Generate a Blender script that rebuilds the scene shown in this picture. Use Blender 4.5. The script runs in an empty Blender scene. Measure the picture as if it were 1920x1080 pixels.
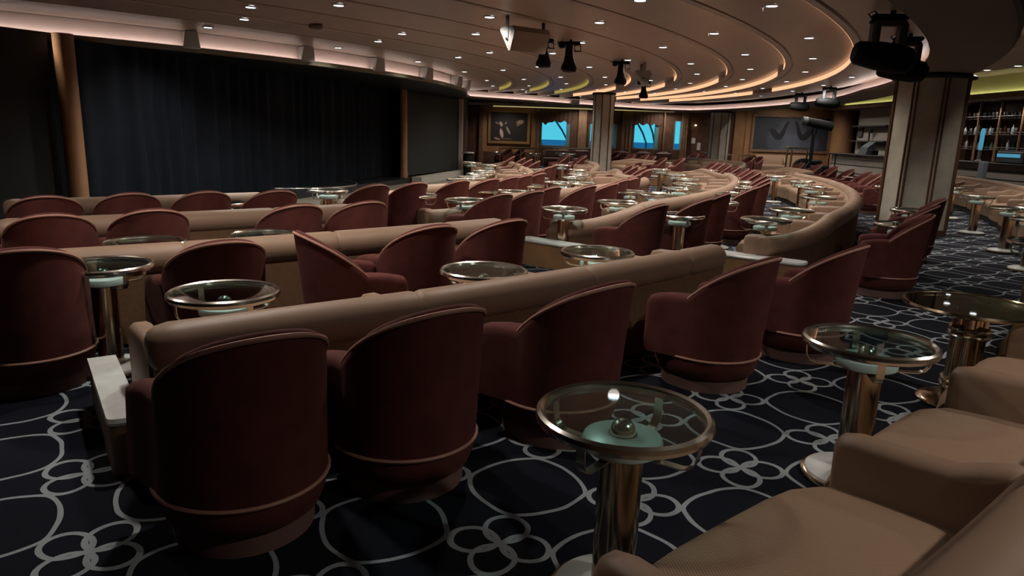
import bpy, bmesh, math, random
from mathutils import Vector, Matrix
random.seed(7)
SC = bpy.context.scene
COL = SC.collection
R = math.radians
PI = math.pi

# ------------------------------------------------------------------ camera
CAM_H = 1.5
PITCH, ROLL, FPX = R(12.592), R(1.8306), 1302.25
cam_d = bpy.data.cameras.new('camera')
cam_d.sensor_width = 36.0
cam_d.lens = 36.0 * FPX / 1920.0
cam_d.clip_start = 0.05
cam_d.clip_end = 3000
cam = bpy.data.objects.new('camera', cam_d)
COL.objects.link(cam)
FWD = Vector((0, math.cos(PITCH), -math.sin(PITCH)))
UP0 = Vector((0, math.sin(PITCH), math.cos(PITCH)))
RT0 = Vector((1, 0, 0))
RT = RT0 * math.cos(ROLL) + UP0 * math.sin(ROLL)
UP = UP0 * math.cos(ROLL) - RT0 * math.sin(ROLL)
cam.matrix_world = Matrix(((RT.x, UP.x, -FWD.x, 0), (RT.y, UP.y, -FWD.y, 0), (RT.z, UP.z, -FWD.z, CAM_H), (0, 0, 0, 1)))
SC.camera = cam

# ------------------------------------------------------------------ world: daylight over the sea outside the windows
W = bpy.data.worlds.new('world')
SC.world = W
W.use_nodes = True
wn = W.node_tree
for n in list(wn.nodes):
    wn.nodes.remove(n)
wo = wn.nodes.new('ShaderNodeOutputWorld')
wb = wn.nodes.new('ShaderNodeBackground')
wg = wn.nodes.new('ShaderNodeTexCoord')
ws = wn.nodes.new('ShaderNodeSeparateXYZ')
wr = wn.nodes.new('ShaderNodeValToRGB')
wr.color_ramp.elements[0].position = 0.0
wr.color_ramp.elements[0].color = (0.10, 0.66, 0.86, 1)
wr.color_ramp.elements[1].position = 0.35
wr.color_ramp.elements[1].color = (0.03, 0.40, 0.74, 1)
wn.links.new(wg.outputs['Generated'], ws.inputs[0])
wn.links.new(ws.outputs['Z'], wr.inputs[0])
wn.links.new(wr.outputs[0], wb.inputs['Color'])
wb.inputs['Strength'].default_value = 0.95
wn.links.new(wb.outputs[0], wo.inputs[0])

# ------------------------------------------------------------------ exposure
SC.view_settings.view_transform = 'Standard'
SC.view_settings.look = 'None'
SC.view_settings.exposure = 0.0
SC.view_settings.gamma = 1.0
SC.view_settings.use_curve_mapping = False
SC.cycles.use_denoising = True
SC.cycles.max_bounces = 7
SC.cycles.diffuse_bounces = 3
SC.cycles.glossy_bounces = 4
SC.cycles.transparent_max_bounces = 12
SC.cycles.sample_clamp_indirect = 3.0
SC.cycles.caustics_reflective = False
SC.cycles.caustics_refractive = False

SPOT_W = 54.0          # one recessed downlight
# centre of the curved seating and of the curved ceiling
CX, CY = -15.10, 21.07


def at(px, py, z):
    """point of the photograph (1920x1080) on the horizontal plane z"""
    d = FWD * FPX + RT * (px - 960) + UP * (540 - py)
    t = (z - CAM_H) / d.z
    return Vector((d.x * t, d.y * t, z))


def at_y(px, py, y):
    d = FWD * FPX + RT * (px - 960) + UP * (540 - py)
    t = y / d.y
    return Vector((d.x * t, y, CAM_H + d.z * t))


def at_x(px, py, x):
    d = FWD * FPX + RT * (px - 960) + UP * (540 - py)
    t = x / d.x
    return Vector((x, d.y * t, CAM_H + d.z * t))


def pol(r, th):
    return Vector((CX + r * math.cos(R(th)), CY + r * math.sin(R(th)), 0))


def th_of(p):
    return math.degrees(math.atan2(p[1] - CY, p[0] - CX))


def r_of(p):
    return math.hypot(p[0] - CX, p[1] - CY)


# ------------------------------------------------------------------ materials
MATS = {}


def mat(name, col, rough=0.6, metal=0.0, noise=0.0, nscale=20.0, bump=0.0, bscale=200.0, sheen=0.0, emit=None, estr=0.0, spec=0.5, coat=0.0):
    if name in MATS:
        return MATS[name]
    m = bpy.data.materials.new(name)
    m.use_nodes = True
    nt = m.node_tree
    b = nt.nodes['Principled BSDF']
    b.inputs['Base Color'].default_value = (*col, 1)
    b.inputs['Roughness'].default_value = rough
    b.inputs['Metallic'].default_value = metal
    b.inputs['Specular IOR Level'].default_value = spec
    if sheen:
        b.inputs['Sheen Weight'].default_value = sheen
        b.inputs['Sheen Roughness'].default_value = 0.4
        b.inputs['Sheen Tint'].default_value = (*[min(1, c * 2.5 + 0.1) for c in col], 1)
    if coat:
        b.inputs['Coat Weight'].default_value = coat
    if emit:
        b.inputs['Emission Color'].default_value = (*emit, 1)
        b.inputs['Emission Strength'].default_value = estr
    tc = nt.nodes.new('ShaderNodeTexCoord')
    if noise:
        n = nt.nodes.new('ShaderNodeTexNoise')
        n.inputs['Scale'].default_value = nscale
        n.inputs['Detail'].default_value = 4
        rp = nt.nodes.new('ShaderNodeValToRGB')
        rp.color_ramp.elements[0].position = 0.3
        rp.color_ramp.elements[1].position = 0.7
        rp.color_ramp.elements[0].color = (*[c * (1 - noise) for c in col], 1)
        rp.color_ramp.elements[1].color = (*[min(1, c * (1 + noise)) for c in col], 1)
        nt.links.new(tc.outputs['Object'], n.inputs['Vector'])
        nt.links.new(n.outputs['Fac'], rp.inputs[0])
        nt.links.new(rp.outputs[0], b.inputs['Base Color'])
    if bump:
        n2 = nt.nodes.new('ShaderNodeTexNoise')
        n2.inputs['Scale'].default_value = bscale
        n2.inputs['Detail'].default_value = 2
        bp = nt.nodes.new('ShaderNodeBump')
        bp.inputs['Strength'].default_value = bump
        bp.inputs['Distance'].default_value = 0.003
        nt.links.new(tc.outputs['Object'], n2.inputs['Vector'])
        nt.links.new(n2.outputs['Fac'], bp.inputs['Height'])
        nt.links.new(bp.outputs[0], b.inputs['Normal'])
    MATS[name] = m
    return m


velvet = mat('velvet_red', (0.100, 0.028, 0.023), 0.85, noise=0.18, nscale=9, bump=0.4, bscale=420, sheen=0.14, spec=0.2)
piping_m = mat('piping', (0.42, 0.22, 0.165), 0.55, spec=0.3)
plinth_m = mat('plinth', (0.16, 0.085, 0.07), 0.8)
leather = mat('leather_tan', (0.265, 0.168, 0.112), 0.50, noise=0.06, nscale=3, bump=0.15, bscale=260, spec=0.35)
panel_f = mat('panel_fabric', (0.17, 0.095, 0.052), 0.85, noise=0.12, nscale=30, bump=0.2, bscale=300, spec=0.2)
toe_m = mat('toe_kick', (0.02, 0.016, 0.014), 0.8)
brass = mat('brass', (0.74, 0.58, 0.40), 0.17, 1.0)
brass_s = mat('brass_silvery', (0.88, 0.83, 0.72), 0.20, 1.0)
marble = mat('marble', (0.62, 0.63, 0.60), 0.25, noise=0.08, nscale=14, spec=0.5)
wood_o = mat('wood_orange', (0.29, 0.145, 0.062), 0.45, noise=0.15, nscale=3)
wood_d = mat('wood_dark', (0.085, 0.038, 0.02), 0.5, noise=0.3, nscale=4)
wood_m = mat('wood_mid', (0.20, 0.11, 0.06), 0.5, noise=0.2, nscale=4)
gold = mat('gold_frame', (0.42, 0.24, 0.10), 0.35, 0.6)
black = mat('black_metal', (0.008, 0.009, 0.010), 0.7, spec=0.15)
grey_m = mat('grey_plastic', (0.06, 0.065, 0.07), 0.5)
white_p = mat('white_housing', (0.36, 0.345, 0.32), 0.55)
beige_p = mat('beige_housing', (0.36, 0.29, 0.24), 0.6)
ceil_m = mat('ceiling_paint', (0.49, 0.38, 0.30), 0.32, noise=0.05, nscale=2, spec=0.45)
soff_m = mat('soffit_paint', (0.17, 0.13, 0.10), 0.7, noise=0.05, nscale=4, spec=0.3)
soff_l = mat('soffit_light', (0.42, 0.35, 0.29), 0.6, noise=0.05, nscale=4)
fascia_m = mat('fascia_paint', (0.62, 0.50, 0.46), 0.6, noise=0.05, nscale=1.5)
olive_m = mat('olive_lip', (0.17, 0.15, 0.10), 0.5)
grey_floor = mat('stage_apron', (0.20, 0.18, 0.15), 0.55, noise=0.15, nscale=6)
stage_m = mat('stage_black', (0.010, 0.012, 0.014), 0.35)
screen_m = mat('screen_panel', (0.012, 0.015, 0.012), 0.75)
grey_wall = mat('grey_panel', (0.30, 0.26, 0.22), 0.7, noise=0.08, nscale=12)
grey_dk = mat('grey_panel_joint', (0.03, 0.027, 0.025), 0.7)
stone = mat('pillar_stone', (0.45, 0.42, 0.345), 0.45, noise=0.16, nscale=3.5)
yellow_m = mat('yellow_cove', (0.62, 0.62, 0.33), 0.7)
window_f = mat('window_frame', (0.10, 0.22, 0.24), 0.4)
steel_b = mat('ship_steel', (0.03, 0.16, 0.19), 0.6)
silver = mat('silver_edge', (0.45, 0.45, 0.43), 0.25, 0.8)
paper = mat('paper', (0.55, 0.5, 0.45), 0.7)
bottle_m = [mat('bottle_amber', (0.10, 0.035, 0.012), 0.08, spec=0.9), mat('bottle_green', (0.012, 0.05, 0.02), 0.08, spec=0.9), mat('bottle_clear', (0.30, 0.33, 0.34), 0.05, spec=1.0)]
glassw = mat('glassware', (0.42, 0.42, 0.42), 0.05, 0.7)
blue_screen = mat('blue_glow', (0.02, 0.08, 0.12), 0.3, emit=(0.10, 0.42, 0.62), estr=0.6)


def emis(name, col, s):
    m = bpy.data.materials.new(name)
    m.use_nodes = True
    nt = m.node_tree
    for n in list(nt.nodes):
        nt.nodes.remove(n)
    o = nt.nodes.new('ShaderNodeOutputMaterial')
    e = nt.nodes.new('ShaderNodeEmission')
    e.inputs[0].default_value = (*col, 1)
    e.inputs[1].default_value = s
    nt.links.new(e.outputs[0], o.inputs[0])
    MATS[name] = m
    return m


lamp_face = emis('lamp_face', (0.88, 0.95, 1.0), 6.0)
cove_peach = emis('cove_peach', (1.0, 0.53, 0.29), 1.15)
cove_yellow = emis('cove_yellow', (0.80, 0.62, 0.16), 0.42)
tube_pink = emis('tube_pink', (1.0, 0.88, 0.82), 9.5)
tube_far = emis('tube_far', (1.0, 0.88, 0.82), 9.0)
tube_yellow = emis('tube_yellow', (1.0, 0.98, 0.50), 7.0)
strip_yel = emis('strip_yellow', (0.80, 0.68, 0.28), 0.55)


def glass_mat(name, tint, refl=0.9):
    m = bpy.data.materials.new(name)
    m.use_nodes = True
    nt = m.node_tree
    for n in list(nt.nodes):
        nt.nodes.remove(n)
    o = nt.nodes.new('ShaderNodeOutputMaterial')
    t = nt.nodes.new('ShaderNodeBsdfTransparent')
    t.inputs[0].default_value = (*tint, 1)
    g = nt.nodes.new('ShaderNodeBsdfGlossy')
    g.inputs['Roughness'].default_value = 0.02
    g.inputs['Color'].default_value = (refl, refl, refl, 1)
    lw = nt.nodes.new('ShaderNodeLayerWeight')
    lw.inputs['Blend'].default_value = 0.5
    pw = nt.nodes.new('ShaderNodeMath'); pw.operation = 'POWER'; pw.inputs[1].default_value = 4.0
    nt.links.new(lw.outputs['Facing'], pw.inputs[0])
    f = nt.nodes.new('ShaderNodeMath'); f.operation = 'MULTIPLY_ADD'; f.inputs[1].default_value = 0.85; f.inputs[2].default_value = 0.05
    nt.links.new(pw.outputs[0], f.inputs[0])
    mx = nt.nodes.new('ShaderNodeMixShader')
    nt.links.new(f.outputs[0], mx.inputs[0])
    nt.links.new(t.outputs[0], mx.inputs[1])
    nt.links.new(g.outputs[0], mx.inputs[2])
    nt.links.new(mx.outputs[0], o.inputs[0])
    MATS[name] = m
    return m


glass_top_m = glass_mat('table_glass', (0.78, 0.92, 0.90))
pane_m = glass_mat('window_pane', (0.93, 0.97, 0.98), 0.4)


def quilt_mat():
    """woven seat fabric with small square cells"""
    m = mat('seat_fabric', (0.40, 0.255, 0.175), 0.75, spec=0.25)
    nt = m.node_tree
    b = nt.nodes['Principled BSDF']
    tc = nt.nodes.new('ShaderNodeTexCoord')
    mp = nt.nodes.new('ShaderNodeMapping')
    mp.inputs['Rotation'].default_value = (0, 0, R(38))
    nt.links.new(tc.outputs['Object'], mp.inputs[0])
    sx = nt.nodes.new('ShaderNodeSeparateXYZ')
    nt.links.new(mp.outputs[0], sx.inputs[0])
    prod = None
    vals = []
    for ax in ('X', 'Y'):
        mu = nt.nodes.new('ShaderNodeMath'); mu.operation = 'MULTIPLY'; mu.inputs[1].default_value = 2 * PI / 0.011
        nt.links.new(sx.outputs[ax], mu.inputs[0])
        si = nt.nodes.new('ShaderNodeMath'); si.operation = 'SINE'
        nt.links.new(mu.outputs[0], si.inputs[0])
        vals.append(si)
    pr = nt.nodes.new('ShaderNodeMath'); pr.operation = 'MULTIPLY'
    nt.links.new(vals[0].outputs[0], pr.inputs[0]); nt.links.new(vals[1].outputs[0], pr.inputs[1])
    bp = nt.nodes.new('ShaderNodeBump'); bp.inputs['Strength'].default_value = 0.5; bp.inputs['Distance'].default_value = 0.002
    nt.links.new(pr.outputs[0], bp.inputs['Height'])
    nt.links.new(bp.outputs[0], b.inputs['Normal'])
    mr = nt.nodes.new('ShaderNodeMapRange')
    mr.inputs[1].default_value = -1; mr.inputs[2].default_value = 1
    nt.links.new(pr.outputs[0], mr.inputs[0])
    mx = nt.nodes.new('ShaderNodeMix'); mx.data_type = 'RGBA'
    mx.inputs[6].default_value = (0.235, 0.145, 0.092, 1); mx.inputs[7].default_value = (0.345, 0.222, 0.146, 1)
    nt.links.new(mr.outputs[0], mx.inputs[0])
    nt.links.new(mx.outputs[2], b.inputs['Base Color'])
    return m


seat_f = quilt_mat()


def carpet_mat():
    """midnight carpet with pale woven loops: knots of four ovals on a square lattice, a rounded ring in each square"""
    m = bpy.data.materials.new('carpet')
    m.use_nodes = True
    nt = m.node_tree
    b = nt.nodes['Principled BSDF']
    b.inputs['Roughness'].default_value = 0.95
    b.inputs['Specular IOR Level'].default_value = 0.1
    N = nt.nodes.new
    L = nt.links.new
    geo = N('ShaderNodeNewGeometry')
    sp = N('ShaderNodeSeparateXYZ')
    # slight wobble of the woven lines
    nz = N('ShaderNodeTexNoise'); nz.inputs['Scale'].default_value = 5.0; nz.inputs['Detail'].default_value = 1
    L(geo.outputs['Position'], nz.inputs['Vector'])
    sub = N('ShaderNodeVectorMath'); sub.operation = 'SUBTRACT'; sub.inputs[1].default_value = (0.5, 0.5, 0.5)
    L(nz.outputs['Color'], sub.inputs[0])
    scl = N('ShaderNodeVectorMath'); scl.operation = 'SCALE'; scl.inputs['Scale'].default_value = 0.03
    L(sub.outputs[0], scl.inputs[0])
    add = N('ShaderNodeVectorMath'); add.operation = 'ADD'
    L(geo.outputs['Position'], add.inputs[0]); L(scl.outputs[0], add.inputs[1])
    L(add.outputs[0], sp.inputs[0])

    def M(op, a, c=None, d=None):
        n = N('ShaderNodeMath'); n.operation = op
        for i, v in enumerate((a, c, d)):
            if v is None:
                continue
            if isinstance(v, (int, float)):
                n.inputs[i].default_value = v
            else:
                L(v, n.inputs[i])
        return n.outputs[0]
    a0 = R(31.5)
    ox, oy, S = KNOT[0], KNOT[1], LAT
    X = M('SUBTRACT', sp.outputs['X'], ox)
    Y = M('SUBTRACT', sp.outputs['Y'], oy)
    u = M('ADD', M('MULTIPLY', X, math.cos(a0) / S), M('MULTIPLY', Y, math.sin(a0) / S))
    v = M('SUBTRACT', M('MULTIPLY', Y, math.cos(a0) / S), M('MULTIPLY', X, math.sin(a0) / S))
    # distance cell coordinates around knots: [-.5,.5]
    ku = M('SUBTRACT', M('FRACT', M('ADD', u, 0.5)), 0.5)
    kv = M('SUBTRACT', M('FRACT', M('ADD', v, 0.5)), 0.5)
    # rotate 45 deg -> ovals lie on the axes
    c45 = math.sqrt(0.5) * S
    p = M('MULTIPLY', M('ADD', ku, kv), c45)
    q = M('MULTIPLY', M('SUBTRACT', kv, ku), c45)
    ap, aq = M('ABSOLUTE', p), M('ABSOLUTE', q)
    oc, oa, ob = 0.102, 0.090, 0.080

    def oval(a, c):
        e1 = M('DIVIDE', M('SUBTRACT', a, oc), oa)
        e2 = M('DIVIDE', c, ob)
        d = M('SQRT', M('ADD', M('MULTIPLY', e1, e1), M('MULTIPLY', e2, e2)))
        return M('MULTIPLY', M('ABSOLUTE', M('SUBTRACT', d, 1.0)), 0.078)
    d1 = oval(ap, aq)
    d2 = oval(aq, ap)
    # ring in the middle of each square, pulled out towards the knots
    fu = M('SUBTRACT', M('FRACT', u), 0.5)
    fv = M('SUBTRACT', M('FRACT', v), 0.5)
    P = M('ABSOLUTE', M('MULTIPLY', M('ADD', fu, fv), c45))
    Q = M('ABSOLUTE', M('MULTIPLY', M('SUBTRACT', fv, fu), c45))
    pw = 1.55
    dd = M('POWER', M('ADD', M('POWER', P, pw), M('POWER', Q, pw)), 1.0 / pw)
    d3 = M('ABSOLUTE', M('SUBTRACT', dd, 0.256))
    dm = M('MINIMUM', M('MINIMUM', d1, d2), d3)
    mask = M('LESS_THAN', dm, 0.0105)
    nz2 = N('ShaderNodeTexNoise'); nz2.inputs['Scale'].default_value = 260; nz2.inputs['Detail'].default_value = 2
    L(geo.outputs['Position'], nz2.inputs['Vector'])
    r1 = N('ShaderNodeValToRGB'); r1.color_ramp.elements[0].color = (0.0035, 0.004, 0.007, 1); r1.color_ramp.elements[1].color = (0.013, 0.0145, 0.023, 1)
    r2 = N('ShaderNodeValToRGB'); r2.color_ramp.elements[0].color = (0.22, 0.24, 0.25, 1); r2.color_ramp.elements[1].color = (0.36, 0.39, 0.41, 1)
    L(nz2.outputs['Fac'], r1.inputs[0]); L(nz2.outputs['Fac'], r2.inputs[0])
    mx = N('ShaderNodeMix'); mx.data_type = 'RGBA'
    L(mask, mx.inputs[0]); L(r1.outputs[0], mx.inputs[6]); L(r2.outputs[0], mx.inputs[7])
    L(mx.outputs[2], b.inputs['Base Color'])
    bp = N('ShaderNodeBump'); bp.inputs['Strength'].default_value = 0.4; bp.inputs['Distance'].default_value = 0.004
    L(nz2.outputs['Fac'], bp.inputs['Height']); L(bp.outputs[0], b.inputs['Normal'])
    MATS['carpet'] = m
    return m


_k = at(936, 1019, 0)
KNOT = (round(_k.x, 3), round(_k.y, 3))
LAT = 0.655
carpet_m = carpet_mat()


def curtain_mat():
    m = mat('curtain_cloth', (0.0045, 0.008, 0.0135), 0.8, noise=0.35, nscale=2.2, sheen=0.15, spec=0.2)
    return m


curtain_m = curtain_mat()


# ------------------------------------------------------------------ mesh helpers
class MB:
    def __init__(self):
        self.v, self.f = [], []

    def add(self, vs, fs):
        o = len(self.v)
        self.v += [tuple(p) for p in vs]
        self.f += [tuple(i + o for i in f) for f in fs]
        return self

    def grid(self, rows, closed_u=False, closed_v=False, caps=False):
        n, k = len(rows), len(rows[0])
        vs = [p for r in rows for p in r]
        fs = []
        for i in range(n if closed_u else n - 1):
            for j in range(k if closed_v else k - 1):
                a, b_ = i * k + j, i * k + (j + 1) % k
                c, d = ((i + 1) % n) * k + (j + 1) % k, ((i + 1) % n) * k + j
                fs.append((a, b_, c, d))
        if caps:
            fs.append(tuple(range(k))[::-1])
            fs.append(tuple((n - 1) * k + j for j in range(k)))
        return self.add(vs, fs)

    def box(self, c, s, rz=0.0, bev=0.0):
        hx, hy, hz = s[0] / 2, s[1] / 2, s[2] / 2
        if bev > 0:
            b_ = min(bev, hx * .9, hy * .9, hz * .9)
            def ring(z, e):
                x, y = hx - e, hy - e
                return [(x - b_, -y, z), (x, -y + b_, z), (x, y - b_, z), (x - b_, y, z), (-x + b_, y, z), (-x, y - b_, z), (-x, -y + b_, z), (-x + b_, -y, z)]
            rows = [ring(-hz, b_), ring(-hz + b_, 0), ring(hz - b_, 0), ring(hz, b_)]
            tmp = MB().grid(rows, closed_v=True, caps=True)
        else:
            tmp = MB().add([(-hx, -hy, -hz), (hx, -hy, -hz), (hx, hy, -hz), (-hx, hy, -hz), (-hx, -hy, hz), (hx, -hy, hz), (hx, hy, hz), (-hx, hy, hz)],
                           [(3, 2, 1, 0), (4, 5, 6, 7), (0, 1, 5, 4), (1, 2, 6, 5), (2, 3, 7, 6), (3, 0, 4, 7)])
        ca, sa = math.cos(rz), math.sin(rz)
        return self.add([(c[0] + x * ca - y * sa, c[1] + x * sa + y * ca, c[2] + z) for x, y, z in tmp.v], tmp.f)

    def lathe(self, prof, seg=24, c=(0, 0, 0), caps=True):
        rows = []
        for r_, z in prof:
            rows.append([(c[0] + r_ * math.cos(2 * PI * j / seg), c[1] + r_ * math.sin(2 * PI * j / seg), c[2] + z) for j in range(seg)])
        return self.grid(rows, closed_v=True, caps=caps)

    def tube(self, pts, r_, seg=8, closed=False, caps=True):
        pts = [Vector(p) for p in pts]
        n = len(pts)
        rows = []
        for i, p in enumerate(pts):
            if closed:
                t = pts[(i + 1) % n] - pts[i - 1]
            else:
                t = pts[min(i + 1, n - 1)] - pts[max(i - 1, 0)]
            t.normalize()
            ref = Vector((0, 0, 1)) if abs(t.z) < 0.9 else Vector((1, 0, 0))
            a = t.cross(ref).normalized()
            b_ = a.cross(t).normalized()
            rr = r_[i] if isinstance(r_, (list, tuple)) else r_
            rows.append([tuple(p + a * rr * math.cos(2 * PI * j / seg) + b_ * rr * math.sin(2 * PI * j / seg)) for j in range(seg)])
        return self.grid(rows, closed_u=closed, closed_v=True, caps=(caps and not closed))

    def cyl(self, a, b_, r_, seg=12, r2=None):
        return self.tube([a, b_], [r_, r_ if r2 is None else r2], seg)

    def mesh(self, name, m, smooth=True, ang=38):
        me = bpy.data.meshes.new(name)
        me.from_pydata(self.v, [], self.f)
        me.update()
        bm = bmesh.new(); bm.from_mesh(me)
        bmesh.ops.recalc_face_normals(bm, faces=bm.faces)
        bm.to_mesh(me); bm.free()
        for mm in (m if isinstance(m, (list, tuple)) else [m]):
            me.materials.append(mm)
        if smooth:
            me.shade_smooth()
            me.set_sharp_from_angle(angle=R(ang))
        return me

    def obj(self, name, m, parent=None, smooth=True, ang=38):
        o = bpy.data.objects.new(name, self.mesh(name, m, smooth, ang))
        COL.objects.link(o)
        if parent:
            o.parent = parent
        return o


def tag(o, label, cat, group=None, kind=None):
    o['label'] = label
    o['category'] = cat
    if group:
        o['group'] = group
    if kind:
        o['kind'] = kind
    return o


def thing(name, label, cat, loc=(0, 0, 0), rz=0.0, group=None):
    o = bpy.data.objects.new(name, None)
    o.empty_display_size = 0.1
    COL.objects.link(o)
    o.location = loc
    o.rotation_euler = (0, 0, rz)
    return tag(o, label, cat, group)


def struct(o):
    o['kind'] = 'structure'
    return o


def dup(root, loc, rz, label, group=None, cat=None, scale=None):
    r_ = root.copy(); COL.objects.link(r_)
    r_.location = loc; r_.rotation_euler = (0, 0, rz)
    if scale:
        r_.scale = scale
    r_['label'] = label
    if group:
        r_['group'] = group
    for ch in list(root.children):
        c = ch.copy(); COL.objects.link(c); c.parent = r_
        for g in list(ch.children):
            d = g.copy(); COL.objects.link(d); d.parent = c
    return r_


def sweep(path, normals, prof, closed_prof=False, caps=False):
    """prof: list of (offset along normal, z) ; path: list of Vector xy"""
    rows = []
    for p, n in zip(path, normals):
        rows.append([(p[0] + n[0] * o, p[1] + n[1] * o, z) for o, z in prof])
    return MB().grid(rows, closed_v=closed_prof, caps=caps)


def path_normals(path, side=1):
    out = []
    n = len(path)
    for i in range(n):
        t = Vector((path[min(i + 1, n - 1)][0] - path[max(i - 1, 0)][0], path[min(i + 1, n - 1)][1] - path[max(i - 1, 0)][1], 0)).normalized()
        out.append(Vector((t.y, -t.x, 0)) * side)
    return out


ORD = ['first', 'second', 'third', 'fourth', 'fifth', 'sixth', 'seventh', 'eighth', 'ninth', 'tenth', 'eleventh', 'twelfth', 'thirteenth', 'fourteenth', 'fifteenth', 'sixteenth']

# ================================================================== SETTING
# floor
struct(MB().add([(-17, -5, 0), (18, -5, 0), (18, 34.3, 0), (-17, 34.3, 0)], [(0, 1, 2, 3)]).obj('floor', carpet_m))
# pale apron floor in front of the stage
ap = [pol(13.9, t) for t in range(-70, 21, 3)]
apb = [pol(9.0, t) for t in range(-70, 21, 3)]
rows = [[(a.x, a.y, 0.004), (b.x, b.y, 0.004)] for a, b in zip(ap, apb)]
struct(MB().grid(rows).obj('floor_apron', grey_floor))

# ceiling of concentric saw-tooth rings
LIPZ, RISZ = 2.90, 3.015
RINGS = [22.50 - 1.087 * k for k in range(8)]


def th_end(r_):
    return 19.5 + (r_ - 14.5) * 0.95


def ring_rows(prof, t0, t1f, n):
    rows = []
    for i in range(n + 1):
        rows.append([])
        for r_, z in prof:
            t = t0 + (t1f(r_) - t0) * i / n
            p = pol(r_, t)
            rows[-1].append((p.x, p.y, z))
    return rows


prof = [(23.62, LIPZ + .02), (22.62, LIPZ + .02), (22.605, LIPZ + .04), (22.59, LIPZ)]
for k, r_ in enumerate(RINGS):
    prof += [(r_, LIPZ), (r_, RISZ)]
    nxt = RINGS[k + 1] if k + 1 < len(RINGS) else 13.5 - .0
    g = nxt + 0.10 if k + 1 < len(RINGS) else nxt
    if k + 1 < len(RINGS):
        prof += [(g + .035, LIPZ + .004), (g + .03, LIPZ + .035), (g + .005, LIPZ + .035), (g, LIPZ)]
    else:
        prof += [(14.35, 2.93), (g, 2.93)]
struct(MB().grid(ring_rows(prof, -80, th_end, 150)).obj('ceiling', ceil_m, ang=25))

# outer, slightly higher ceiling all around and the raised cove over the bar
o1 = MB()
o1.add([(-17, -5, 3.05), (9.7, -5, 3.05), (9.7, 34.3, 3.05), (-17, 34.3, 3.05)], [(0, 1, 2, 3)])
o1.add([(9.7, -5, 3.05), (9.7, 34.3, 3.05), (9.7, 34.3, 3.75), (9.7, -5, 3.75)], [(0, 1, 2, 3)])
o1.add([(9.7, -5, 3.75), (18, -5, 3.75), (18, 34.3, 3.75), (9.7, 34.3, 3.75)], [(0, 1, 2, 3)])
struct(o1.obj('ceiling_outer', soff_l, smooth=False))

# dropped ring: lit fascia, ledge and dark soffit that carries on the pillars
ring_path = []
for i in range(0, 61):
    t = -80 + i * (102.0 / 60)
    off = 0.055 * (t + 10) if t > -10 else 0.0
    p = pol(23.6 + off, t)
    ring_path.append(p)
c_pts = [Vector((7.9, 32.1, 0)), Vector((6.8, 32.3, 0)), Vector((5.41, 31.76, 0)), Vector((3.8, 30.6, 0)), Vector((2.27, 29.36, 0)), Vector((0.59, 27.6, 0)), Vector((-1.39, 26.2, 0)), Vector((-2.0, 25.6, 0))]
ring_path += c_pts
rn = path_normals(ring_path, 1)
struct(sweep(ring_path, rn, [(0, 2.93), (0, 2.70), (-0.11, 2.70), (-0.11, 2.735), (-0.125, 2.735)]).obj('trim_1', fascia_m, ang=30))
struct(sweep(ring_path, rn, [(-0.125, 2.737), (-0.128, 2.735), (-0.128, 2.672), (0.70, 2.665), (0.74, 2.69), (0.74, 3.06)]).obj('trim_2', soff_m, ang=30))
# glowing tube lying in the ledge of the ring, along the lit part
lit = [i for i, p in enumerate(ring_path) if th_of(p) > -24 or p.y > 20]
tp = [ring_path[i] - rn[i] * 0.07 for i in lit]
tag(MB().tube([(p.x, p.y, 2.722) for p in tp], 0.014, 6).obj('cove_light', tube_far), 'long pinkish white light tube in the ledge of the outer ceiling ring', 'light tube')

# stage header: lit fascia facing the seats
st_path = [pol(13.45 + (0.2 if t > 10 else 0), t) for t in range(22, -81, -2)]
sn = [Vector((p.x - CX, p.y - CY, 0)).normalized() for p in st_path]
struct(sweep(st_path, sn, [(0.0, 2.93), (0.0, 2.66), (0.10, 2.66), (0.10, 2.685), (0.125, 2.685), (0.125, 2.615), (0.0, 2.60)]).obj('trim_3', fascia_m, ang=30))
struct(sweep(st_path, sn, [(0.128, 2.688), (0.135, 2.65), (0.128, 2.612), (0.04, 2.60)]).obj('trim_4', olive_m, ang=30))
struct(sweep(st_path, sn, [(0.06, 2.598), (-3.5, 2.598)]).obj('ceiling_stage', stage_m))
tag(MB().tube([(p.x + n.x * .088, p.y + n.y * .088, 2.675) for p, n in zip(st_path, sn)], 0.011, 6).obj('cove_light', tube_pink), 'long pinkish white light tube in the ledge above the stage curtain', 'light tube')

# luminous risers between the ceiling rings
SEG = {0: [(-48, 0), (4, 20)], 1: [(-38, -17.5), (-13.5, 21)], 2: [(-31, -13.5), (-8, 21)], 3: [(-27, -8), (-2, 20)],
       4: [(-25, -1), (4, 19)], 5: [(-8, 16)], 6: [(-5, 14)], 7: [(-1, 14)]}
k_names = ['outermost', 'second', 'third', 'fourth', 'fifth', 'sixth', 'seventh', 'innermost']
for k, segs in SEG.items():
    for s_i, (a, b_) in enumerate(segs):
        r_ = RINGS[k] - 0.004
        n = max(4, int((b_ - a) / 1.2))
        rows = []
        for i in range(n + 1):
            t = a + (b_ - a) * i / n
            rows.append([(pol(rr, t).x, pol(rr, t).y, z) for rr, z in ((r_, LIPZ + .006), (r_, RISZ - .012), (r_ - .006, RISZ - .012), (r_ - .006, LIPZ + .006))])
        where = 'nearer stretch' if s_i == 0 and len(segs) > 1 else ('farther stretch' if s_i == len(segs) - 1 and len(segs) > 1 else ('middle stretch' if len(segs) > 1 else 'only lit stretch'))
        tag(MB().grid(rows, closed_v=True, caps=True).obj('cove_light', cove_yellow if k >= 5 else cove_peach),
            '%s curved light strip in the step of the %s ceiling ring, %s' % ('yellowish' if k >= 5 else 'peach coloured', k_names[k], where), 'light strip', 'light strips in the ceiling steps')

# ---- outer walls
WY = 34.0


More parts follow.
